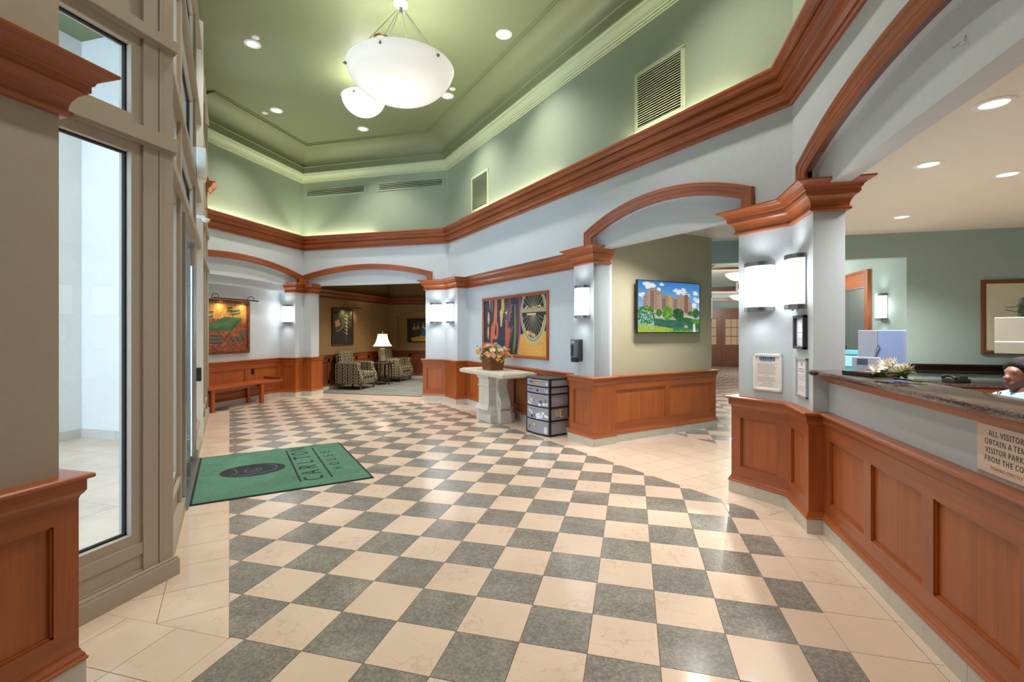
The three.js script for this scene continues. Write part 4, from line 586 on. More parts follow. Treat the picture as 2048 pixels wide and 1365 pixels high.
// ---------------------------------------------------------------- television
{
  const c0 = ES((0.010 + 6.48 + .88 + 7.35) / 2, 6.47), w = 1.23, h = .70;
  const o = thing('television', 'wall mounted television showing an apartment building by a pond', 'television', c0[0], c0[1], 1.74, TH.tv);
  const img = canvasTex(1024, 584, (c, w, h) => {
    const g = c.createLinearGradient(0, 0, 0, 330); g.addColorStop(0, '#3f86d8'); g.addColorStop(1, '#a9d3f3'); c.fillStyle = g; c.fillRect(0, 0, w, h);
    c.fillStyle = '#ffffff'; for (const [x, y, r] of [[130, 30, 60], [190, 60, 75], [260, 50, 50], [320, 90, 40], [380, 30, 35], [60, 160, 50], [100, 190, 45], [600, 90, 40], [660, 110, 60], [740, 80, 40], [760, 120, 60], [820, 140, 40], [960, 110, 50], [990, 200, 70], [940, 260, 60], [1000, 330, 60]]) { c.globalAlpha = .75; for (let k = 0; k < 8; k++) { c.beginPath(); c.ellipse(x + rr(-r, r) * .6, y + rr(-r, r) * .3, r * .5, r * .3, 0, 0, 7); c.fill(); } } c.globalAlpha = 1;
    const blk = (pts, col) => { c.fillStyle = col; c.beginPath(); c.moveTo(...pts[0]); pts.slice(1).forEach(p => c.lineTo(...p)); c.fill(); };
    blk([[80, 180], [160, 150], [160, 330], [80, 320]], '#a98b74'); blk([[150, 95], [230, 70], [380, 130], [380, 340], [150, 330]], '#b09078'); blk([[380, 150], [480, 165], [500, 150], [560, 170], [560, 340], [380, 340]], '#a58a76'); blk([[480, 150], [505, 140], [540, 160], [540, 330], [480, 330]], '#c9a564'); blk([[560, 180], [690, 150], [700, 340], [560, 340]], '#b39a88'); blk([[690, 160], [790, 130], [830, 150], [840, 370], [690, 350]], '#a77f69'); blk([[840, 220], [890, 230], [895, 390], [840, 380]], '#ab8872'); blk([[170, 320], [900, 350], [900, 400], [170, 380]], '#d8cfc0');
    for (let x = 90; x < 890; x += 21) for (let y = 115; y < 370; y += 21) { if ((x < 150 && y < 190) || (x > 835 && y < 240) || (x > 380 && x < 690 && y < 185) || (x < 380 && y < 100 + (x - 230) * .4)) continue; const band = Math.floor(x / 63) % 3; c.fillStyle = band === 0 ? '#4c4540' : '#e6dccb'; c.fillRect(x, y, band === 0 ? 17 : 8, 10); if (band === 1) { c.fillStyle = '#9c5b45'; c.fillRect(x + 9, y - 3, 9, 15); } }
    const bush = (x, y, rx, ry, a, b) => { for (let k = 0; k < 260; k++) { const t = rnd() * 6.28, q = Math.sqrt(rnd()); c.fillStyle = rnd() < .5 ? a : b; c.beginPath(); c.arc(x + rx * q * Math.cos(t), y + ry * q * Math.sin(t), 4 + rnd() * 8, 0, 7); c.fill(); } };
    c.fillStyle = '#cfc9bb'; c.fillRect(230, 385, 700, 40); c.fillStyle = '#3f7a4a'; c.fillRect(250, 425, 780, 160); c.fillStyle = '#2f6a5c'; c.fillRect(280, 450, 740, 90); for (let k = 0; k < 260; k++) { c.fillStyle = ['#54906a', '#24554a', '#7fae86'][k % 3]; c.globalAlpha = .5; c.fillRect(280 + rnd() * 740, 445 + rnd() * 110, 20 + rnd() * 60, 3); } c.globalAlpha = 1;
    c.fillStyle = '#b9b4a6'; c.fillRect(390, 412, 300, 26); bush(650, 370, 95, 60, '#2f6a2c', '#1f4f22'); bush(470, 360, 90, 75, '#6fae2c', '#3f8a22'); bush(330, 360, 40, 35, '#55852f', '#3a6a28'); bush(960, 355, 60, 50, '#4a7a38', '#35602c'); bush(880, 360, 60, 22, '#3d6b33', '#557f3f'); bush(760, 435, 130, 20, '#3d7a33', '#2f5f2c'); bush(960, 455, 70, 22, '#6aa636', '#4f8a2c'); bush(120, 390, 150, 110, '#4f9a22', '#2c6a1a');
    for (let k = 0; k < 2600; k++) { const x = rnd() * 560, y = 470 + rnd() * 114 + x * .12; c.fillStyle = ['#a5cf3c', '#c9d84a', '#7fb52f', '#d8c25a'][k % 4]; c.fillRect(x, y, 5, 12); } for (let k = 0; k < 500; k++) { c.fillStyle = k % 2 ? '#7fbf3c' : '#5fa02f'; c.fillRect(500 + rnd() * 530, 555 + rnd() * 30, 6, 14); }
    c.fillStyle = '#d9d2b8'; c.beginPath(); c.ellipse(785, 520, 34, 18, 0, 0, 7); c.fill(); c.fillStyle = '#8a7a5a'; c.fillRect(762, 524, 46, 22); c.fillStyle = '#f1efe9'; c.beginPath(); c.moveTo(915, 480); c.lineTo(945, 480); c.lineTo(960, 584); c.lineTo(905, 584); c.fill();
  });
  part(o, 'housing', rbx(-w / 2, w / 2, -h / 2, h / 2, .05, .085, .006), M.black); part(o, 'wall_mount', bx(-.2, .2, -.15, .15, 0, .05), M.charcoal);
  part(o, 'screen', new THREE.PlaneGeometry(w - .018, h - .018).translate(0, 0, .0858), std({ color: '#101010', emissive: '#ffffff', emissiveMap: img, emissiveIntensity: 1.8, roughness: .25 }));
  part(o, 'bezel', [bx(-w / 2, w / 2, h / 2 - .009, h / 2, .08, .088), bx(-w / 2, w / 2, -h / 2, -h / 2 + .012, .08, .088), bx(-w / 2, -w / 2 + .009, -h / 2, h / 2, .08, .088), bx(w / 2 - .009, w / 2, -h / 2, h / 2, .08, .088)], M.black);
}
// ---------------------------------------------------------------- dispenser and notices on the piers
{ const o = thing('sanitizer_dispenser', 'grey and black hand sanitizer dispenser on the arch pier', 'dispenser', ...ES(S0, 6.77), 1.17, TH.long);
  part(o, 'back_body', rbx(-.055, .06, -.14, .14, 0, .07, .012), M.charcoal); part(o, 'front_cover', rbx(-.06, .055, -.095, .145, .06, .115, .016), std({ color: '#70757c', roughness: .35, metalness: .4 })); part(o, 'window', rbx(-.03, .012, -.07, .07, .108, .119, .006), M.black); part(o, 'nozzle_shroud', rbx(-.055, .05, -.15, -.095, .05, .11, .012), M.black); part(o, 'badge', bx(-.035, .03, .09, .12, .112, .118), M.silver); }
const lines = (c, x, y, w, n, gap, col = '#77716a') => { c.fillStyle = col; for (let k = 0; k < n; k++) { let q = x; while (q < x + w * (.8 + .2 * rnd())) { const l = 6 + rnd() * 22; c.fillRect(q, y + k * gap, l, gap * .38); q += l + 5; } } };
function notice(x, d, h, th, w, hh, fm, art, label, fw = .022, depth = .016) {
  const o = thing('framed_notice', label, 'notice', x, d, h, th); part(o, 'frame', [rbx(-w / 2, w / 2, hh / 2 - fw, hh / 2, 0, depth, .005), rbx(-w / 2, w / 2, -hh / 2, -hh / 2 + fw, 0, depth, .005), rbx(-w / 2, -w / 2 + fw, -hh / 2, hh / 2, 0, depth, .005), rbx(w / 2 - fw, w / 2, -hh / 2, hh / 2, 0, depth, .005)], fm);
  part(o, 'sheet', new THREE.PlaneGeometry(w - 2 * fw + .004, hh - 2 * fw + .004).translate(0, 0, .007), std({ map: art, roughness: .3 })); part(o, 'backing', bx(-w / 2 + .004, w / 2 - .004, -hh / 2 + .004, hh / 2 - .004, 0, .006), M.paper); return o;
}
notice(...ES(S0, 3.295), 1.07, TH.long, .245, .31, M.whitep, canvasTex(384, 512, (c, w, h) => { c.fillStyle = '#efe6e0'; c.fillRect(0, 0, w, h); c.fillStyle = '#4d5f8c'; c.fillRect(60, 14, 250, 62); c.fillStyle = '#8fa0c4'; for (let k = 0; k < 7; k++) c.fillRect(66 + k * 35, 28 + (k % 3) * 8, 20, 44); lines(c, 80, 84, 200, 1, 16, '#4a4a50'); lines(c, 30, 118, 310, 12, 15); lines(c, 110, 306, 130, 1, 15); lines(c, 30, 330, 310, 6, 15); lines(c, 110, 428, 180, 2, 14); lines(c, 60, 466, 240, 1, 20, '#8a6a3a'); }), 'white framed notice sheet with a blue building picture at its top');
{ const o = notice(XD, 4.035, 1.405, TH.desk, .235, .255, M.charcoal, canvasTex(320, 360, (c, w, h) => { c.fillStyle = '#e9e6ee'; c.fillRect(0, 0, w, h); c.fillStyle = '#c3c0cc'; c.fillRect(130, 40, 60, 30); lines(c, 40, 110, 240, 2, 12, '#b5b2bd'); lines(c, 40, 180, 240, 1, 20, '#77747f'); lines(c, 40, 250, 240, 3, 14, '#b5b2bd'); }), 'dark slate framed notice plate under the sconce next to the counter', .022, .03); part(o, 'screw', [rod([0, .112, .03], [0, .112, .033], .005), rod([0, -.112, .03], [0, -.112, .033], .005)], M.steel); }
notice(XD, 4.02, 1.065, TH.desk, .235, .30, M.silver, canvasTex(320, 440, (c, w, h) => { c.fillStyle = '#f1ecf0'; c.fillRect(0, 0, w, h); c.fillStyle = '#8b7d84'; c.beginPath(); c.arc(w / 2, 52, 24, 0, 7); c.fill(); lines(c, 40, 108, 240, 2, 30, '#55505c'); lines(c, 40, 185, 240, 5, 17, '#a39ca6'); lines(c, 110, 290, 100, 1, 16, '#a39ca6'); lines(c, 40, 330, 240, 4, 18, '#a39ca6'); }), 'silver framed notice with a round crest below the dark plate');

// ---------------------------------------------------------------- console table with flowers, drawer tower
{
  const o = thing('stone_console', 'cream stone console table on a pedestal with scroll sides', 'console table', ...ES(4.77 + .30 * SQ, 6.63 * SQ), 0, TH.long);
  const T = (pts, z0, z1) => ext(pts, z0, z1, [], .004);
  part(o, 'table_top', [rbx(-.73, .73, .735, .785, -.30, .30, .006), rbx(-.70, .70, .78, .80, -.27, .27, .009), rbx(-.72, .72, .725, .74, -.29, .29, .006)], M.stone);
  const mold = (w, dpt, y0, y1, f0, f1) => { const g = new THREE.BoxGeometry(1, 1, 1).toNonIndexed(), p = g.attributes.position; for (let i = 0; i < p.count; i++) { const t = p.getY(i) + .5, e = f0 + (f1 - f0) * t; p.setXYZ(i, p.getX(i) * (w + 2 * e), y0 + (y1 - y0) * t, p.getZ(i) * (dpt + 2 * e)); } g.computeVertexNormals(); return boxuv(g); };
  part(o, 'pedestal', [rbx(-.17, .17, .2, .73, -.15, .22, .004), mold(.34, .38, .545, .56, .002, .012).translate(0, 0, .035), mold(.34, .38, .56, .575, .012, .0).translate(0, 0, .035), mold(.34, .38, .66, .73, .0, .03).translate(0, 0, .035), mold(.34, .38, .2, .27, .05, .0).translate(0, 0, .035)], M.stone);
  part(o, 'plinth', [rbx(-.245, .245, 0, .13, -.2, .228, .006), mold(.48, .42, .13, .165, 0, -.022).translate(0, 0, .014), rbx(-.225, .225, .16, .2, -.18, .21, .006)], M.stone);
  const curve = [[0, .72], [.1, .72], [.135, .712], [.14, .695], [.13, .675], [.1, .668], [.07, .655], [.055, .61], [.052, .56], [.062, .5], [.09, .44], [.13, .38], [.155, .32], [.16, .27], [.148, .22], [.125, .19], [0, .19]];
  for (const s of [-1, 1]) {
    const g = T(curve.map(([a, b]) => [s * (.17 + a), b]).sort(() => 0), -.075, .095); if (s < 0) { const c2 = curve.map(([a, b]) => [-(.17 + a), b]).reverse(); part(o, 'scroll_bracket', T(c2, -.075, .095), M.stone); } else part(o, 'scroll_bracket', g, M.stone);
    part(o, 'volute', [new THREE.TorusGeometry(.052, .011, 8, 28).toNonIndexed().translate(s * .258, .30, .096), new THREE.TorusGeometry(.026, .009, 8, 22).toNonIndexed().translate(s * .262, .305, .096), rod([s * .262, .305, .09], [s * .262, .305, .107], .012)], M.stone);
    part(o, 'scroll_foot', [rbx(s > 0 ? .17 : -.345, s > 0 ? .345 : -.17, 0, .13, -.09, .11, .006), rbx(s > 0 ? .17 : -.33, s > 0 ? .33 : -.17, .13, .19, -.082, .102, .008)], M.stone);
  }
}
function petalFlower(r, n, layers, cup, col) { const gs = []; for (let L = 0; L < layers; L++) { const rl = r * (1 - .28 * L), m = Math.max(5, n - 2 * L); for (let k = 0; k < m; k++) { const g = new THREE.PlaneGeometry(rl * 1.3 / m * 3.2, rl, 2, 3), p = g.attributes.position; for (let i = 0; i < p.count; i++) { const t = p.getY(i) / rl + .5, w = Math.sin(Math.PI * (.18 + .72 * t)); p.setXYZ(i, p.getX(i) * w, (cup * t * t + .22 * L + .04) * rl * (1 + .5 * L) + .15 * Math.abs(p.getX(i)), t * rl); } g.rotateY(k / m * 6.283 + L * .4); gs.push(g.toNonIndexed()); } } gs.push(new THREE.SphereGeometry(r * .16, 8, 6).toNonIndexed().translate(0, r * .18, 0)); const g = merge(gs); g.computeVertexNormals(); return g; }
const petal = (hex) => std({ color: hex, roughness: .85, side: THREE.DoubleSide });
const F = { white: petal('#f6efe6'), blush: petal('#f3c9b0'), peach: petal('#eda877'), orange: petal('#dd8a4a'), yellow: petal('#e9b83c'), leaf: petal('#4f6b2c'), leaf2: petal('#7f9a3f'), stem: petal('#5d6b34') };
function leafGeo(l, w) { const g = new THREE.PlaneGeometry(w, l, 2, 5), p = g.attributes.position; for (let i = 0; i < p.count; i++) { const t = p.getY(i) / l + .5; p.setXYZ(i, p.getX(i) * Math.sin(Math.PI * (.06 + .9 * t)), .25 * l * t * (1 - t) * 2 + Math.abs(p.getX(i)) * .3, t * l); } g.computeVertexNormals(); return g; }
{
  const o = thing('flower_basket', 'woven basket of white, peach and yellow flowers on the console', 'flower basket', ...ES(5.13, 9.40), .80, TH.long + .12);
  const gs = [], rows = 6, hgt = .20; for (let r = 0; r < rows; r++) { const y0 = r * hgt / rows, y1 = (r + 1) * hgt / rows, s = .115 + .018 * r / rows; for (let f = 0; f < 4; f++) for (let k = 0; k < 6; k++) { const g = rbx(-.019, .019, y0 + .001, y1 - .001, -.004, .005, .003, 1); g.translate((k - 2.5) * s / 3 * 1.0, 0, s + (((r + k) & 1) ? .006 : 0)); g.rotateY(f * Math.PI / 2); gs.push(g); } }
  part(o, 'woven_body', gs, std({ color: '#8b5a33', map: woodT, roughness: .7 })); part(o, 'lining', rbx(-.108, .108, .004, .17, -.108, .108, .01), M.espresso);
  part(o, 'rim', [0, 1, 2, 3].map(f => rod([-.135, .2, .135], [.135, .2, .135], .009).rotateY(f * Math.PI / 2)), std({ color: '#7a4c2b', roughness: .7 }));
  part(o, 'handle', tube([[-.13, .2, 0], [-.12, .30, .02], [0, .36, .03], [.12, .30, .02], [.13, .2, 0]], .008), std({ color: '#8a5c34', roughness: .7 }));
  const big = petalFlower(.062, 16, 3, .5), mid = petalFlower(.042, 9, 2, .8), sm = petalFlower(.026, 6, 1, .9), lf = leafGeo(.11, .045), lf2 = leafGeo(.08, .02);
  const set = (g, m, name, a, b, r, s = 1) => { const q = part(o, name, g, m), dx = Math.cos(a) * Math.sin(b), dy = Math.cos(b), dz = Math.sin(a) * Math.sin(b); q.position.set(dx * r * 1.4, .20 + dy * r * 1.05, dz * r * 1.1); q.quaternion.setFromUnitVectors(V3(0, 1, 0), V3(dx, dy + .15, dz).normalize()); q.rotateY(rnd() * 6); q.scale.setScalar(s); return q; };
  for (const [a, b, r] of [[2.5, 1.05, .19], [.75, .95, .17], [1.55, .55, .18], [3.0, .5, .19], [2.0, 1.3, .16], [4.5, .7, .18], [.1, 1.0, .18], [5.4, .9, .18], [2.9, 1.25, .22]]) set(big, F.white, 'white_flower', a, b, r, rr(.85, 1.15));
  for (let k = 0; k < 26; k++) set(mid, [F.blush, F.peach, F.orange, F.blush][k % 4], 'peach_flower', k * 2.399, .25 + 1.25 * ((k * .37) % 1), rr(.15, .2), rr(.8, 1.2));
  for (let k = 0; k < 34; k++) set(sm, k % 3 ? F.yellow : F.peach, 'yellow_flower', k * 1.7, .9 + .8 * rnd(), rr(.16, .26), rr(.8, 1.3));
  for (let k = 0; k < 26; k++) set(lf, k % 3 ? F.leaf : F.leaf2, 'leaf', k * 2.1, .8 + .8 * rnd(), rr(.1, .17), rr(.8, 1.1));
  for (let k = 0; k < 14; k++) { const a = (k % 2 ? .2 : 3.1) + rr(-.5, .5); const q = set(lf2, F.yellow, 'sprig', a, rr(1.2, 1.75), rr(.17, .24)); q.rotateX(.8); }
}
{
  const o = thing('drawer_tower', 'black framed plastic drawer tower with stickers beside the console', 'drawer tower', ...ES(5.43, 7.69), 0, TH.long + .10), w = .25, dp = .185, Ht = .78;
  const smoke = new THREE.MeshPhysicalMaterial({ color: '#a3a2ad', roughness: .3, clearcoat: .3 });
  const bow = (y0, y1, inset, zf) => { const pts = []; for (let k = 0; k <= 10; k++) { const x = -w + inset + (2 * w - 2 * inset) * k / 10; pts.push([x, zf + .03 * (1 - (x / w) ** 2)]); } pts.push([w - inset, -dp + .02], [-w + inset, -dp + .02]); const g = ext(pts.map(([x, z]) => [x, -z]).reverse(), y0, y1); g.rotateX(-Math.PI / 2); return g; };
  const ys = [0.015, .205, .385, .565, .66, .765];
  part(o, 'top', bow(.765, Ht, 0, dp), std({ color: '#4a423c', roughness: .35 })); part(o, 'base', bow(0, .02, 0, dp), M.black);
  for (const [x, z] of [[-w, dp - .03], [w - .024, dp - .03], [-w, -dp], [w - .024, -dp]]) part(o, 'corner_post', bx(x, x + .024, 0, Ht, z, z + .03, 'y'), M.black);
  for (let k = 1; k < 5; k++) part(o, 'divider', bow(ys[k] - .009, ys[k] + .009, 0, dp - .004), M.black);
  const stick = canvasTex(512, 512, (c, s) => { c.fillStyle = '#ffffff'; c.fillRect(0, 0, s, s); });
  for (let k = 0; k < 5; k++) {
    const y0 = ys[k] + .01, y1 = ys[k + 1] - .01, d = part(o, 'drawer', bow(y0, y1, .014, dp - .006), smoke);
    part(d, 'handle_lip', rbx(-.15, .15, y1 - .018, y1 - .008, dp + .012, dp + .034, .004), smoke);
    const st = []; const put = (x, y, sw, sh, col, kind) => { const z = dp - .006 + .03 * (1 - (x / w) ** 2) + .0035; const g = kind === 'o' ? new THREE.CircleGeometry(sw, 20) : new THREE.PlaneGeometry(sw, sh); const m = part(d, 'sticker', g, std({ color: col, roughness: .5 })); m.position.set(x, y, z); m.rotation.y = Math.atan2(.06 * x / w / w, 1); };
    if (k === 4) { put(.02, y0 + .035, .09, .028, '#e0a52c'); put(-.12, y0 + .045, .10, .022, '#6d7487'); put(.2, y0 + .03, .025, .035, '#e8e8ee'); }
    if (k === 3) { put(.03, y0 + .03, .016, 0, '#2b2a2e', 'o'); put(-.02, y0 + .03, .015, 0, '#c9a566', 'o'); put(.075, y0 + .03, .015, 0, '#c9a566', 'o'); put(-.14, y0 + .04, .08, .02, '#6d7487'); put(.2, y0 + .025, .02, .03, '#e8e8ee'); }
    if (k === 2) { for (const [x, y, c] of [[-.16, .09, '#c7cdb0'], [-.11, .07, '#eceae4'], [-.05, .08, '#c9926a'], [-.18, .03, '#e4e4ea'], [-.13, .02, '#f2f2f2'], [-.07, .035, '#c9a5b0'], [.09, .06, '#5a3f86'], [.13, .10, '#d0a05c'], [.18, .08, '#7c7a80'], [.15, .03, '#ffffff'], [.20, .035, '#e6e6ec'], [.07, .02, '#e9e0f4']]) put(x, y0 + y, rr(.03, .05), rr(.03, .045), c); }
    if (k === 1) { for (const [x, y, c] of [[-.15, .10, '#ececf0'], [-.10, .08, '#e4e0e8'], [-.09, .03, '#46528a'], [-.03, .04, '#8a8f8c'], [.02, .06, '#ffffff'], [.06, .07, '#f2f2f6'], [.06, .03, '#ffffff'], [.11, .045, '#f4f4f4'], [.13, .09, '#ffffff'], [.17, .06, '#f2f0f6'], [.20, .05, '#ffffff'], [.02, .025, '#efeff4']]) put(x, y0 + y, rr(.035, .06), rr(.03, .05), c); }
    if (k === 0) { put(-.04, y0 + .11, .024, 0, '#e6c21f', 'o'); put(-.165, y0 + .06, .014, .06, '#2e3a46'); put(.18, y0 + .055, .055, .085, '#e9e9e4'); }
  }
  const lab = part(o, 'side_label', new THREE.PlaneGeometry(.16, .13), std({ map: canvasTex(256, 200, (c, w, h) => { c.fillStyle = '#d8cfc6'; c.fillRect(0, 0, w, h); c.strokeStyle = '#3a3434'; c.lineWidth = 6; c.strokeRect(3, 3, w - 6, h - 6); for (let k = 0; k < 8; k++) { c.fillStyle = k % 3 ? '#9a6a62' : '#4a4648'; c.fillRect(16, 18 + k * 22, 120 + rnd() * 60, 8); } c.fillStyle = '#b98a3c'; c.fillRect(190, 30, 50, 130); c.fillStyle = '#222'; c.fillRect(20, 176, 110, 14); }), roughness: .6 })); lab.position.set(w - .0125, .30, 0); lab.rotation.y = Math.PI / 2;
}
// ---------------------------------------------------------------- bench and outlets
{
  const o = thing('wood_bench', 'long red brown wood bench with end board in the left recess', 'bench', -7.2, 7.3, 0, TH.left);
  part(o, 'seat', rbx(-1.25, 1.05, .385, .425, -.2, .2, .006), M.benchwood); part(o, 'end_board', rbx(.99, 1.03, .425, .475, -.22, .2, .005, 3, 'z'), M.darkwood); part(o, 'apron', [bx(-1.2, 1.0, .33, .385, -.19, -.165), bx(-1.2, 1.0, .33, .385, .09, .115)], M.benchwood);
  for (const x of [-.63, .51]) for (const z of [-.19, .13]) part(o, 'leg', rbx(x - .035, x + .035, 0, .386, z - .0, z + .06, .004, 2, 'y'), M.benchwood);
}
function outlet(x, d, h, th, label) { const o = thing('wall_outlet', label, 'outlet', x, d, h, th); part(o, 'plate', rbx(-.04, .04, -.062, .062, 0, .007, .003), M.espresso); part(o, 'socket', [rbx(-.017, .017, .008, .042, .006, .01, .003), rbx(-.017, .017, -.042, -.008, .006, .01, .003)], M.black); }
outlet(-7.43 + .0235, 7.98, .60, TH.left, 'brown wall outlet in the panelling behind the bench'); outlet(...ES(S1 - .0235 * SQ, 8.02), .50, TH.long, 'brown wall outlet behind the stone console');

// ---------------------------------------------------------------- lounge furniture
function armchair(x, d, label) {
  const o = thing('armchair', label, 'armchair', x, d, 0, TH.left);               // local z faces the room, local x along the wall
  part(o, 'seat_base', rbx(-.29, .29, .13, .30, -.33, .34, .03, 3, 'z'), M.fabric); part(o, 'seat_cushion', rbx(-.235, .235, .29, .44, -.22, .37, .05, 4, 'z'), M.fabric);
  const b = rbx(-.29, .29, 0, .62, -.085, .085, .06, 4, 'z'); b.rotateX(-.14); b.translate(0, .30, -.27); part(o, 'backrest', b, M.fabric);
  for (const s of [-1, 1]) {
    const arm = [[-.34, .13], [.33, .13], [.37, .2], [.375, .30], [.34, .40], [.285, .50], [.275, .56], [.29, .60], [.27, .645], [.2, .66], [-.3, .655], [-.36, .62], [-.36, .3]];
    const g = ext(arm, -.065, .065, [], .025); g.rotateY(-Math.PI / 2); g.translate(s * .31, 0, 0); part(o, 'armrest', boxuv(g, 'z'), M.fabric);
  }
  for (const x of [-.3, .3]) for (const z of [-.3, .3]) part(o, 'leg', cyl(.02, .03, .135, 4).rotateY(Math.PI / 4).translate(x, 0, z), M.darkwood);
}
armchair(-6.59, 10.44, 'patterned black and cream armchair left of the lamp table, nearer the lounge entrance'); armchair(-6.50, 12.3, 'patterned black and cream armchair behind the lamp table, by the niche wall');
{ const o = thing('side_table', 'round dark wood side table with slim legs under the lamp', 'side table', -6.42, 11.42); part(o, 'top', lathe([[0, .55], [.29, .55], [.30, .558], [.30, .576], [.29, .584], [0, .584]], 40), M.espresso); part(o, 'lower_shelf', lathe([[0, .11], [.2, .11], [.205, .12], [.2, .13], [0, .13]], 32), M.espresso); for (let k = 0; k < 6; k++) { const a = k * Math.PI / 3 + .3; part(o, 'leg', rod([.25 * Math.cos(a), 0, .25 * Math.sin(a)], [.22 * Math.cos(a), .555, .22 * Math.sin(a)], .014, .02, 8), M.espresso); } }
{ const o = thing('table_lamp', 'lit table lamp with white bell shade on the side table', 'table lamp', -6.47, 11.5, .584); part(o, 'base', rbx(-.07, .07, 0, .03, -.07, .07, .006), M.nickel); part(o, 'column', [rbx(-.045, .045, .03, .36, -.045, .045, .006), rbx(-.055, .055, .345, .37, -.055, .055, .005)], std({ color: '#b3a58c', roughness: .3, metalness: .3 }));
  part(o, 'shade', lathe([[.255, .43], [.2, .5], [.155, .6], [.135, .68], [.125, .755]], 40), new THREE.MeshPhysicalMaterial({ color: '#fbf1dd', transmission: .3, thickness: 0, roughness: 1, emissive: new THREE.Color().setRGB(1, .92, .78), emissiveIntensity: .5, side: THREE.DoubleSide })); part(o, 'stem', rod([0, .36, 0], [0, .8, 0], .006), M.bronze); part(o, 'finial', lathe([[0, .835], [.01, .825], [.008, .81], [.014, .80], [.012, .79], [0, .785]], 14), M.nickel);
  part(o, 'bulb', new THREE.SphereGeometry(.03, 14, 10).toNonIndexed().translate(0, .58, 0), M.lamp); const l = new THREE.PointLight(new THREE.Color().setRGB(1, .82, .58), LUM.lounge); l.position.set(0, .58, 0); l.castShadow = true; l.shadow.radius = 2; o.add(l); }
{ const o = thing('lounge_bench', 'low pale upholstered stool at the right of the lounge', 'stool', -5.1, 12.4); part(o, 'cushion', rbx(-.35, .35, .28, .36, -.25, .25, .03), M.whitep); for (const x of [-.3, .3]) for (const z of [-.2, .2]) part(o, 'leg', rod([x, 0, z], [x, .28, z], .018, .022), M.espresso); }
for (const [x, d] of [[-4.9, 10.3], [-3.6, 12.0]]) downlight(x, d, 2.98, 'small recessed downlight in the dark lounge ceiling', LUM.loungeDown, 'downlights in the lounge', warm, .05, 1.15);

// ---------------------------------------------------------------- reception counter and what stands on it
{
  const o = thing('reception_counter', 'speckled granite counter on the panelled reception desk', 'counter', 0, 0, 0, 0);
  const nose = [[0, 1.105], [.265, 1.105], [.275, 1.11], [.28, 1.122], [.275, 1.134], [.265, 1.14], [0, 1.14]];
  part(o, 'granite_top', sweep([[1.52, 3.81], [1.52, 1.352]], nose, 1, planPut, { crease: .6 }), M.granite);
  part(o, 'end_nosing', rbx(1.20, 1.262, 1.105, 1.14, -3.835, -3.74, .017, 4), M.granite);
  part(o, 'apron_moulding', sweep([[1.34, 3.80], [1.34, 1.352]], [[0, 1.052], [.008, 1.052], [.012, 1.062], [.03, 1.068], [.036, 1.08], [.052, 1.09], [.06, 1.1], [.06, 1.106], [0, 1.106]], 1, planPut, { crease: .35 }), M.wood);
  part(o, 'core', bx(1.34, 1.437, 1.0605, 1.106, -3.81, -1.352), M.wall);
}
{ const o = thing('clerk_desk', 'dark wood clerk worktop low behind the granite counter', 'desk'); part(o, 'worktop', rbx(1.44, 1.86, .72, .755, -3.82, -1.36, .006), M.espresso); part(o, 'worktop', rbx(1.66, 2.15, .72, .755, -5.2, -3.825, .006), M.espresso); for (const [x, z] of [[2.12, -5.15], [2.12, -3.86], [1.82, -1.4], [1.82, -3.0]]) part(o, 'leg', bx(x - .02, x + .02, 0, .72, z - .02, z + .02, 'y'), M.espresso); }
{ // parking sign in a clear sleeve, standing on the chair rail
  const o = thing('visitor_sign', 'clear sleeved visitor parking sign below the granite counter', 'sign', 1.333, 2.115, .846, TH.desk);
  const art = canvasTex(1024, 560, (c, w, h) => { c.fillStyle = '#f3ddcb'; c.fillRect(0, 0, w, h); c.textAlign = 'center'; c.textBaseline = 'middle'; const t = (s, y, sz, col, sx) => { c.fillStyle = col; c.font = 'bold ' + sz + 'px sans-serif'; c.save(); c.translate(w / 2, y); c.scale(sx, 1); c.fillText(s, 0, 0); c.restore(); };
    t('ALL VISITORS MUST', 92, 88, '#4a3b36', .86); t('OBTAIN A TEMPORARY', 192, 88, '#4a3b36', .86); t('VISITOR PARKING PASS', 292, 88, '#4a3b36', .82); t('FROM THE CONCIERGE', 392, 88, '#4a3b36', .86); t('TOWING STRICTLY ENFORCED', 492, 52, '#a9362c', .9); });
  const sh = part(o, 'sheet', new THREE.PlaneGeometry(.40, .185).translate(0, .112, .002), std({ map: art, roughness: .4 }));
  part(o, 'sleeve', bx(-.205, .205, 0, .215, -.0035, -.0015), new THREE.MeshPhysicalMaterial({ color: '#f2ece8', transmission: .6, thickness: 0, roughness: .15 }));
}
{ const o = thing('pen_tray', 'flat black pen tray with pens on the granite counter', 'tray', 1.40, 3.38, 1.14, TH.desk + .35); part(o, 'tray', [rbx(-.11, .11, 0, .012, -.085, .085, .006), rbx(-.11, .11, .008, .026, -.085, -.072, .005), rbx(-.11, .11, .008, .026, .072, .085, .005), rbx(-.11, -.097, .008, .026, -.085, .085, .005), rbx(.097, .11, .008, .026, -.085, .085, .005)], M.black); for (const [z, m] of [[-.04, M.silver], [0, M.wood], [.035, M.bronze]]) part(o, 'pen', rod([-.07, .02, z], [.07, .022, z + .008], .005), m); }
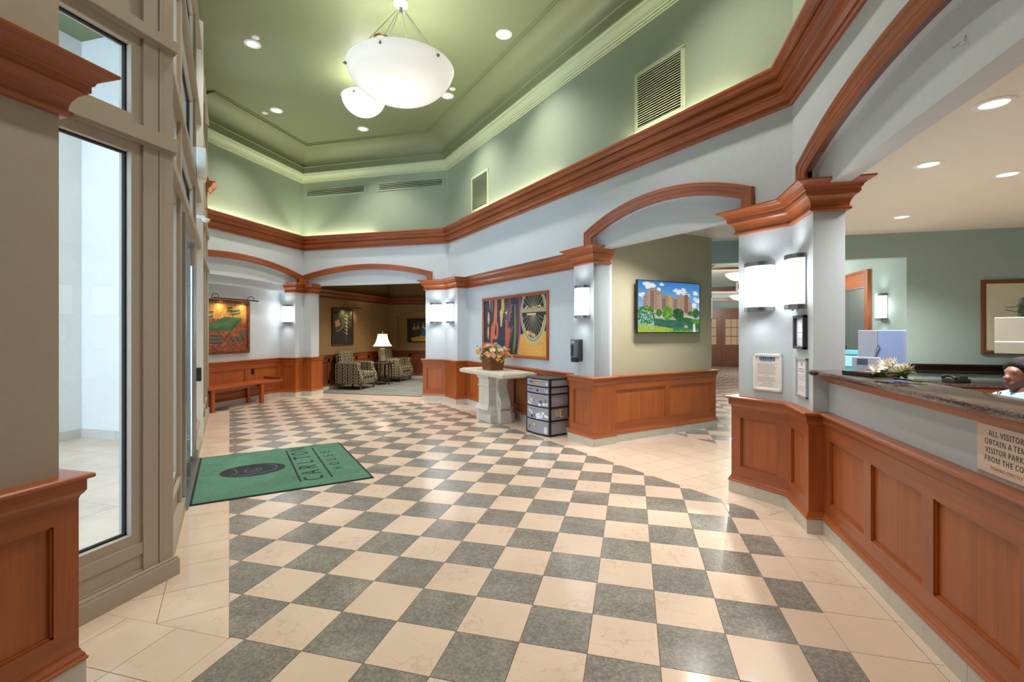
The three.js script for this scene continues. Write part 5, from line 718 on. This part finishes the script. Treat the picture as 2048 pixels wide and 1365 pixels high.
{ const o = thing('white_bouquet', 'small bunch of white flowers lying on the granite counter', 'bouquet', 1.385, 3.06, 1.14, .4); const f = petalFlower(.05, 14, 3, .55), lf = leafGeo(.10, .04); for (let k = 0; k < 7; k++) { const m = part(o, 'white_flower', f, F.white); m.position.set(rr(-.06, .06), .035 + .02 * (k % 3), rr(-.10, .10)); m.rotation.set(rr(-.7, .7), rr(0, 6), rr(-.7, .7)); m.scale.setScalar(rr(.8, 1.15)); } for (let k = 0; k < 16; k++) { const m = part(o, 'leaf', lf, k % 2 ? F.leaf2 : F.leaf); m.position.set(rr(-.05, .05), .02, rr(-.1, .1)); m.rotation.set(rr(-.4, -.05), k * .9, 0, 'YXZ'); } part(o, 'stem', [rod([0, .012, 0], [.05, .01, .14], .004), rod([.02, .012, 0], [.0, .01, .15], .004)], F.stem); }
function monitor(name, label, x, d, h, th, w, hh, standTo, body, back) {
  const o = thing(name, label, 'monitor', x, d, h, th);
  part(o, 'shell', rbx(-w / 2, w / 2, -hh / 2, hh / 2, -.02, .015, .008), body); part(o, 'screen', new THREE.PlaneGeometry(w - .03, hh - .03).rotateY(Math.PI).translate(0, .004, -.0208), M.black);
  part(o, 'chin', rbx(-w / 2 + .002, w / 2 - .002, -hh / 2 + .002, -hh / 2 + hh * .30, .012, .021, .004), back); part(o, 'badge', new THREE.TorusGeometry(.022, .0035, 8, 24).toNonIndexed().translate(0, hh * .18, .017), M.charcoal); part(o, 'seam', bx(-w / 2 + .004, w / 2 - .004, -hh * .19, -hh * .16, .013, .0225), M.whitep);
  part(o, 'neck', rbx(-.03, .03, standTo + .01, -hh * .2, .02, .035, .004), body); part(o, 'foot', rbx(-.11, .11, standTo, standTo + .012, -.06, .12, .006), body); return o;
}
monitor('desk_monitor', 'silver backed monitor on the side desk in front of the framed ink picture', 3.38, 5.0, 1.376, TH.desk + 1.0, .66, .318, -.621, std({ color: '#8f897b', roughness: .45 }), std({ color: '#858073', roughness: .45 }));
{ const o = thing('side_desk', 'dark wood side desk under the silver backed monitor', 'desk', 3.42, 5.02, 0, TH.desk + 1.0); part(o, 'top', rbx(-.45, .45, .72, .755, -.3, .3, .006), M.espresso); for (const x of [-.41, .41]) for (const z of [-.26, .26]) part(o, 'leg', bx(x - .02, x + .02, 0, .72, z - .02, z + .02, 'y'), M.espresso); part(o, 'modesty_panel', bx(-.39, .39, .3, .72, .25, .265), M.espresso); }
{ const o = thing('computer_terminal', 'blue grey computer terminal back beside the pier', 'computer', 1.84, 4.22, .755, TH.desk + .75); const bl = std({ color: '#8296bf', roughness: .4 }), gr = std({ color: '#8f939f', roughness: .4 });
  part(o, 'back_panel', rbx(-.03, .14, .2, .665, -.02, .02, .006), bl); part(o, 'side_panel', rbx(-.16, -.03, .2, .665, -.02, .022, .006), gr); part(o, 'vent_base', [rbx(-.17, .0, .36, .46, .0, .09, .01)], gr); part(o, 'vent_grid', bx(-.13, -.06, .40, .445, .088, .093), M.charcoal); part(o, 'foot', rbx(-.17, .15, 0, .02, -.1, .12, .006), gr); part(o, 'stand', rbx(-.04, .04, .02, .22, -.02, .02, .006), gr); part(o, 'cable', tube([[-.02, .55, .025], [-.01, .52, .03], [-.03, .47, .03], [-.02, .42, .03]], .004), M.charcoal); }
{ const o = thing('blue_brochure_stand', 'pale cyan brochure holder behind the counter end', 'brochure holder', 1.80, 4.66, .755, TH.desk + .9); const cy = std({ color: '#7cc9dc', roughness: .3 }); const g = bx(-.07, .07, 0, .5, -.004, .004); part(o, 'panel', g, cy); part(o, 'pocket', rbx(-.06, .06, .36, .45, .004, .03, .004), std({ color: '#a9dbe6', roughness: .3 })); part(o, 'foot', bx(-.07, .07, 0, .01, -.05, .06), cy); part(o, 'brochure', bx(-.05, .05, .42, .46, .008, .018), M.charcoal); }
{ const o = thing('wall_hook', 'tiny white double hook on the panel above the reception desk', 'hook', XD + .07, 2.36, 2.60, TH.desk); part(o, 'plate', rbx(-.012, .012, -.01, .01, 0, .004, .002), M.whitep); for (const x of [-.02, .03]) part(o, 'prong', tube([[0, 0, .003], [x, -.004, .01], [x * 1.4, -.012, .016], [x * 1.6, -.004, .02]], .003, 12, 6), M.silver); }
// back of the reception
picture('framed_print', 'large brown framed ink wash print on the reception wall', 5.2, 7.9, 1.605, TH.end, 1.24, 1.0, canvasTex(512, 416, (c, w, h) => { c.fillStyle = '#d3d2ba'; c.fillRect(0, 0, w, h); noise(c, w, h, ['#c3c7b4', '#dcd8bf', '#cfd3c8'], 500, 20, 80, .12); for (let k = 0; k < 420; k++) { c.fillStyle = ['#39444a', '#56646c', '#2b3338'][k % 3]; c.globalAlpha = .16; const a = rnd() * 6.28, q = rnd(); c.beginPath(); c.ellipse(205 + 50 * q * Math.cos(a), 165 + 90 * q * Math.sin(a), 12, 8, rnd() * 3, 0, 7); c.fill(); } c.globalAlpha = .6; c.strokeStyle = '#39444a'; c.lineWidth = 5; for (const [x, y, e, f] of [[100, 150, 200, 140], [95, 165, 190, 185], [220, 200, 330, 170]]) { c.beginPath(); c.moveTo(x, y); c.lineTo(e, f); c.stroke(); } c.globalAlpha = 1; }), M.darkwood, { fw: .05 });
{ const t = structure('trim_22', 'dark wood chair rail on the reception back wall', 'moulding', 0, 7.9, 0, 0); part(t, 'rail', sweep([[3.60, 0], [6.05, 0]], [[0, .835], [.03, .835], [.035, .85], [.028, .87], [.035, .9], [.05, .93], [.07, .945], [.07, .962], [0, .962]], 1, (a, b, y) => [a, y, -b], { crease: .35 }), M.espresso); }
{ const o = thing('back_credenza', 'dark topped credenza along the reception back wall', 'cabinet', 4.9, 7.5); part(o, 'worktop', rbx(-1.12, 1.12, .72, .755, -.33, .33, .006), M.granite); part(o, 'body', bx(-1.08, 1.08, .08, .72, -.3, .3), M.darkwood); for (let k = 0; k < 4; k++) { const d = part(o, 'door', rbx(-1.06 + k * .535, -.54 + k * .535, .1, .7, .3, .32, .004, 2, 'y'), M.darkwood); part(d, 'handle', rod([-.59 + k * .535, .55, .335], [-.59 + k * .535, .64, .335], .006), M.nickel); } part(o, 'plinth', bx(-1.05, 1.05, 0, .08, -.28, .26), M.espresso); }
{ const o = thing('desk_phone', 'dark desk phone on the credenza behind the counter', 'phone', 4.02, 7.38, .755, .3); part(o, 'base', rbx(-.11, .11, 0, .05, -.09, .09, .012), M.black); part(o, 'handset', tube([[-.09, .06, -.09], [-.1, .085, -.04], [-.1, .085, .04], [-.09, .06, .09]], .02, 20, 10), M.black); part(o, 'keypad', bx(-.03, .07, .05, .055, -.06, .04), M.silver); part(o, 'display', rbx(-.03, .09, .05, .09, .045, .07, .006), M.charcoal); }
// the concierge, seated behind the counter and looking towards the screen
function bodyMesh(bones, cell, pad, k = .03) {
  const lo = V3(1e9, 1e9, 1e9), hi = V3(-1e9, -1e9, -1e9); for (const [a, ra, b, rb] of bones) for (const [p, r] of [[a, ra], [b, rb]]) { lo.min(V3(p[0] - r - pad, p[1] - r - pad, p[2] - r - pad)); hi.max(V3(p[0] + r + pad, p[1] + r + pad, p[2] + r + pad)); }
  const size = Math.max(hi.x - lo.x, hi.y - lo.y, hi.z - lo.z), n = Math.min(110, Math.ceil(size / cell)), ctr = lo.clone().add(hi).multiplyScalar(.5), mc = new MarchingCubes(n, M.black, false, false, 200000); mc.isolation = 0;
  const half = n / 2;
  for (let z = 0; z < n; z++) for (let y = 0; y < n; y++) for (let x = 0; x < n; x++) {
    const P = [ctr.x + (x - half) / half * size / 2, ctr.y + (y - half) / half * size / 2, ctr.z + (z - half) / half * size / 2]; let acc = 0;
    for (const [a, ra, b, rb, sx = 1] of bones) { const ab = [b[0] - a[0], b[1] - a[1], b[2] - a[2]], ap = [P[0] - a[0], P[1] - a[1], P[2] - a[2]], L = ab[0] ** 2 + ab[1] ** 2 + ab[2] ** 2 || 1e-9, t = Math.max(0, Math.min(1, (ap[0] * ab[0] + ap[1] * ab[1] + ap[2] * ab[2]) / L)), dd = Math.hypot((ap[0] - ab[0] * t) / sx, ap[1] - ab[1] * t, ap[2] - ab[2] * t) - (ra + (rb - ra) * t); acc += Math.exp(-dd / k * 2); }
    mc.field[x + y * n + z * n * n] = Math.log(acc) * k / 2;
  }
  mc.update(); const c = mc.count, pos = new Float32Array(c * 3), nor = new Float32Array(c * 3); for (let i = 0; i < c; i++) { for (let q = 0; q < 3; q++) { pos[3 * i + q] = [ctr.x, ctr.y, ctr.z][q] + mc.positionArray[3 * i + q] * size / 2; nor[3 * i + q] = mc.normalArray[3 * i + q]; } }
  const g = new THREE.BufferGeometry(); g.setAttribute('position', new THREE.BufferAttribute(pos, 3)); g.setAttribute('normal', new THREE.BufferAttribute(nor, 3)); g.setAttribute('uv', new THREE.BufferAttribute(new Float32Array(c * 2), 2)); return g;
}
{
  const ch = thing('office_chair', 'black office chair behind the reception counter', 'chair', 2.635, 4.114, 0, -1.31); ch.scale.setScalar(.95);
  part(ch, 'seat', rbx(-.24, .24, .40, .47, -.24, .24, .03), M.charcoal); part(ch, 'backrest', rbx(-.22, .22, .52, .86, -.30, -.24, .03), M.charcoal); part(ch, 'column', cyl(.03, .03, .34, 12, .07), M.black); for (let k = 0; k < 5; k++) { const a = k * 1.2566; part(ch, 'base_arm', [rod([0, .09, 0], [.27 * Math.cos(a), .06, .27 * Math.sin(a)], .018), new THREE.SphereGeometry(.03, 8, 6).toNonIndexed().translate(.27 * Math.cos(a), .03, .27 * Math.sin(a))], M.black); } part(ch, 'back_support', bx(-.03, .03, .40, .6, -.27, -.22), M.black);
  // local frame: +z is the way the person faces (to the left of the view), y up
  const o = thing('person', 'seated person in a light blue shirt with dark hair tied back, behind the counter', 'person', 2.62, 4.11, 0, -1.31); o.scale.setScalar(.957);
  const skin = std({ color: '#6d4636', roughness: .5 });
  const body = bodyMesh([[[0, .52, 0], .135, [0, .72, .01], .125, 1.25], [[0, .72, .01], .125, [0, .93, -.01], .115, 1.4], [[-.14, .94, -.01], .06, [.14, .94, -.01], .06], [[0, .97, 0], .05, [0, 1.06, .015], .047], [[-.17, .93, 0], .052, [-.22, .70, .08], .042], [[-.22, .70, .08], .042, [-.16, .76, .30], .032], [[.17, .93, 0], .052, [.22, .70, .08], .042], [[.22, .70, .08], .042, [.14, .76, .30], .032], [[-.09, .50, .0], .085, [-.11, .50, .40], .065], [[.09, .50, .0], .085, [.11, .50, .40], .065], [[-.11, .50, .40], .06, [-.11, .10, .42], .042], [[.11, .50, .40], .06, [.11, .10, .42], .042], [[-.11, .07, .40], .04, [-.12, .05, .54], .034], [[.11, .07, .40], .04, [.12, .05, .54], .034]], .013, .03, .035);
  const head = bodyMesh([[[0, 1.165, -.012], .082, [0, 1.185, .0], .084, .88], [[0, 1.115, .035], .055, [0, 1.10, .05], .042, .95], [[0, 1.17, .055], .05, [0, 1.13, .06], .045], [[0, 1.165, .10], .009, [0, 1.135, .118], .012], [[0, 1.135, .112], .014, [0, 1.13, .104], .014, 1.4], [[-.02, 1.10, .098], .009, [.02, 1.10, .098], .009], [[-.018, 1.088, .097], .009, [.018, 1.088, .097], .009], [[0, 1.065, .078], .018, [0, 1.07, .07], .02], [[-.03, 1.185, .085], .008, [-.015, 1.187, .09], .008], [[.015, 1.187, .09], .008, [.03, 1.185, .085], .008], [[-.077, 1.15, -.005], .013, [-.08, 1.12, 0], .010], [[.077, 1.15, -.005], .013, [.08, 1.12, 0], .010], [[0, 1.10, .0], .05, [0, 1.03, -.005], .048]], .0045, .02, .014);
  const hand = s => { const b = [[[s * .15, .76, .31], .028, [s * .14, .755, .38], .03, 1.3]]; for (let k = 0; k < 4; k++) { const x = s * (.175 - k * .022), l = [.055, .07, .075, .062][k]; b.push([[x, .758, .39], .0095, [x, .764, .39 + l * .55], .009], [[x, .764, .39 + l * .55], .009, [x, .752, .39 + l], .008]); } b.push([[s * .105, .757, .345], .012, [s * .085, .757, .385], .0105], [[s * .085, .757, .385], .0105, [s * .085, .752, .415], .009]); return bodyMesh(b, .0045, .012, .008); };
  part(o, 'body', [body, head, hand(-1), hand(1)], skin, 'brown skin');
  part(o, 'shirt', bodyMesh([[[0, .54, 0], .15, [0, .72, .01], .14, 1.25], [[0, .72, .01], .14, [0, .93, -.01], .128, 1.4], [[-.14, .945, -.01], .07, [.14, .945, -.01], .07], [[-.175, .93, 0], .064, [-.21, .76, .06], .06], [[.175, .93, 0], .064, [.21, .76, .06], .06]], .012, .03, .03), std({ color: '#9cc3ea', roughness: .85 }), 'light blue shirt');
  part(o, 'trousers', bodyMesh([[[-.09, .50, -.02], .10, [-.11, .50, .41], .078], [[.09, .50, -.02], .10, [.11, .50, .41], .078], [[-.11, .50, .41], .072, [-.11, .12, .42], .058], [[.11, .50, .41], .072, [.11, .12, .42], .058], [[0, .52, -.02], .13, [0, .5, 0], .13, 1.25]], .013, .03, .03), M.black);
  part(o, 'strap', tube([[-.10, 1.02, .06], [-.06, .93, .135], [-.04, .82, .155], [-.03, .72, .16]], .014), M.black, 'dark strap');
  part(o, 'hair', bodyMesh([[[0, 1.185, -.035], .094, [0, 1.2, -.012], .09, .95], [[0, 1.238, .015], .036, [0, 1.226, .048], .026, 1.9], [[0, 1.14, -.085], .055, [0, 1.10, -.105], .05], [[-.07, 1.205, .035], .024, [-.076, 1.13, -.03], .032], [[.07, 1.205, .035], .024, [.076, 1.13, -.03], .032], [[-.055, 1.222, .04], .018, [-.074, 1.165, .012], .016], [[.055, 1.222, .04], .018, [.074, 1.165, .012], .016], [[0, 1.06, -.07], .04, [0, 1.10, -.09], .05]], .006, .02, .016), new THREE.MeshPhysicalMaterial({ color: '#0d0b0a', roughness: .7, specularIntensity: .25 }), 'black hair');
  part(o, 'eye', [new THREE.SphereGeometry(.0095, 12, 8).toNonIndexed().translate(-.03, 1.166, .0855), new THREE.SphereGeometry(.0095, 12, 8).toNonIndexed().translate(.03, 1.166, .0855)], std({ color: '#efe9e2', roughness: .2 })); part(o, 'iris', [new THREE.SphereGeometry(.0065, 10, 8).toNonIndexed().translate(-.0315, 1.166, .0905), new THREE.SphereGeometry(.0065, 10, 8).toNonIndexed().translate(.0315, 1.166, .0905)], M.black);
  part(o, 'earring', [new THREE.TorusGeometry(.02, .004, 8, 18).toNonIndexed().rotateY(Math.PI / 2).translate(-.088, 1.09, 0), new THREE.TorusGeometry(.02, .004, 8, 18).toNonIndexed().rotateY(Math.PI / 2).translate(.088, 1.09, 0)], std({ color: '#d0a345', metalness: .9, roughness: .3 }), 'gold earrings');
}
renderer.render(scene, camera);
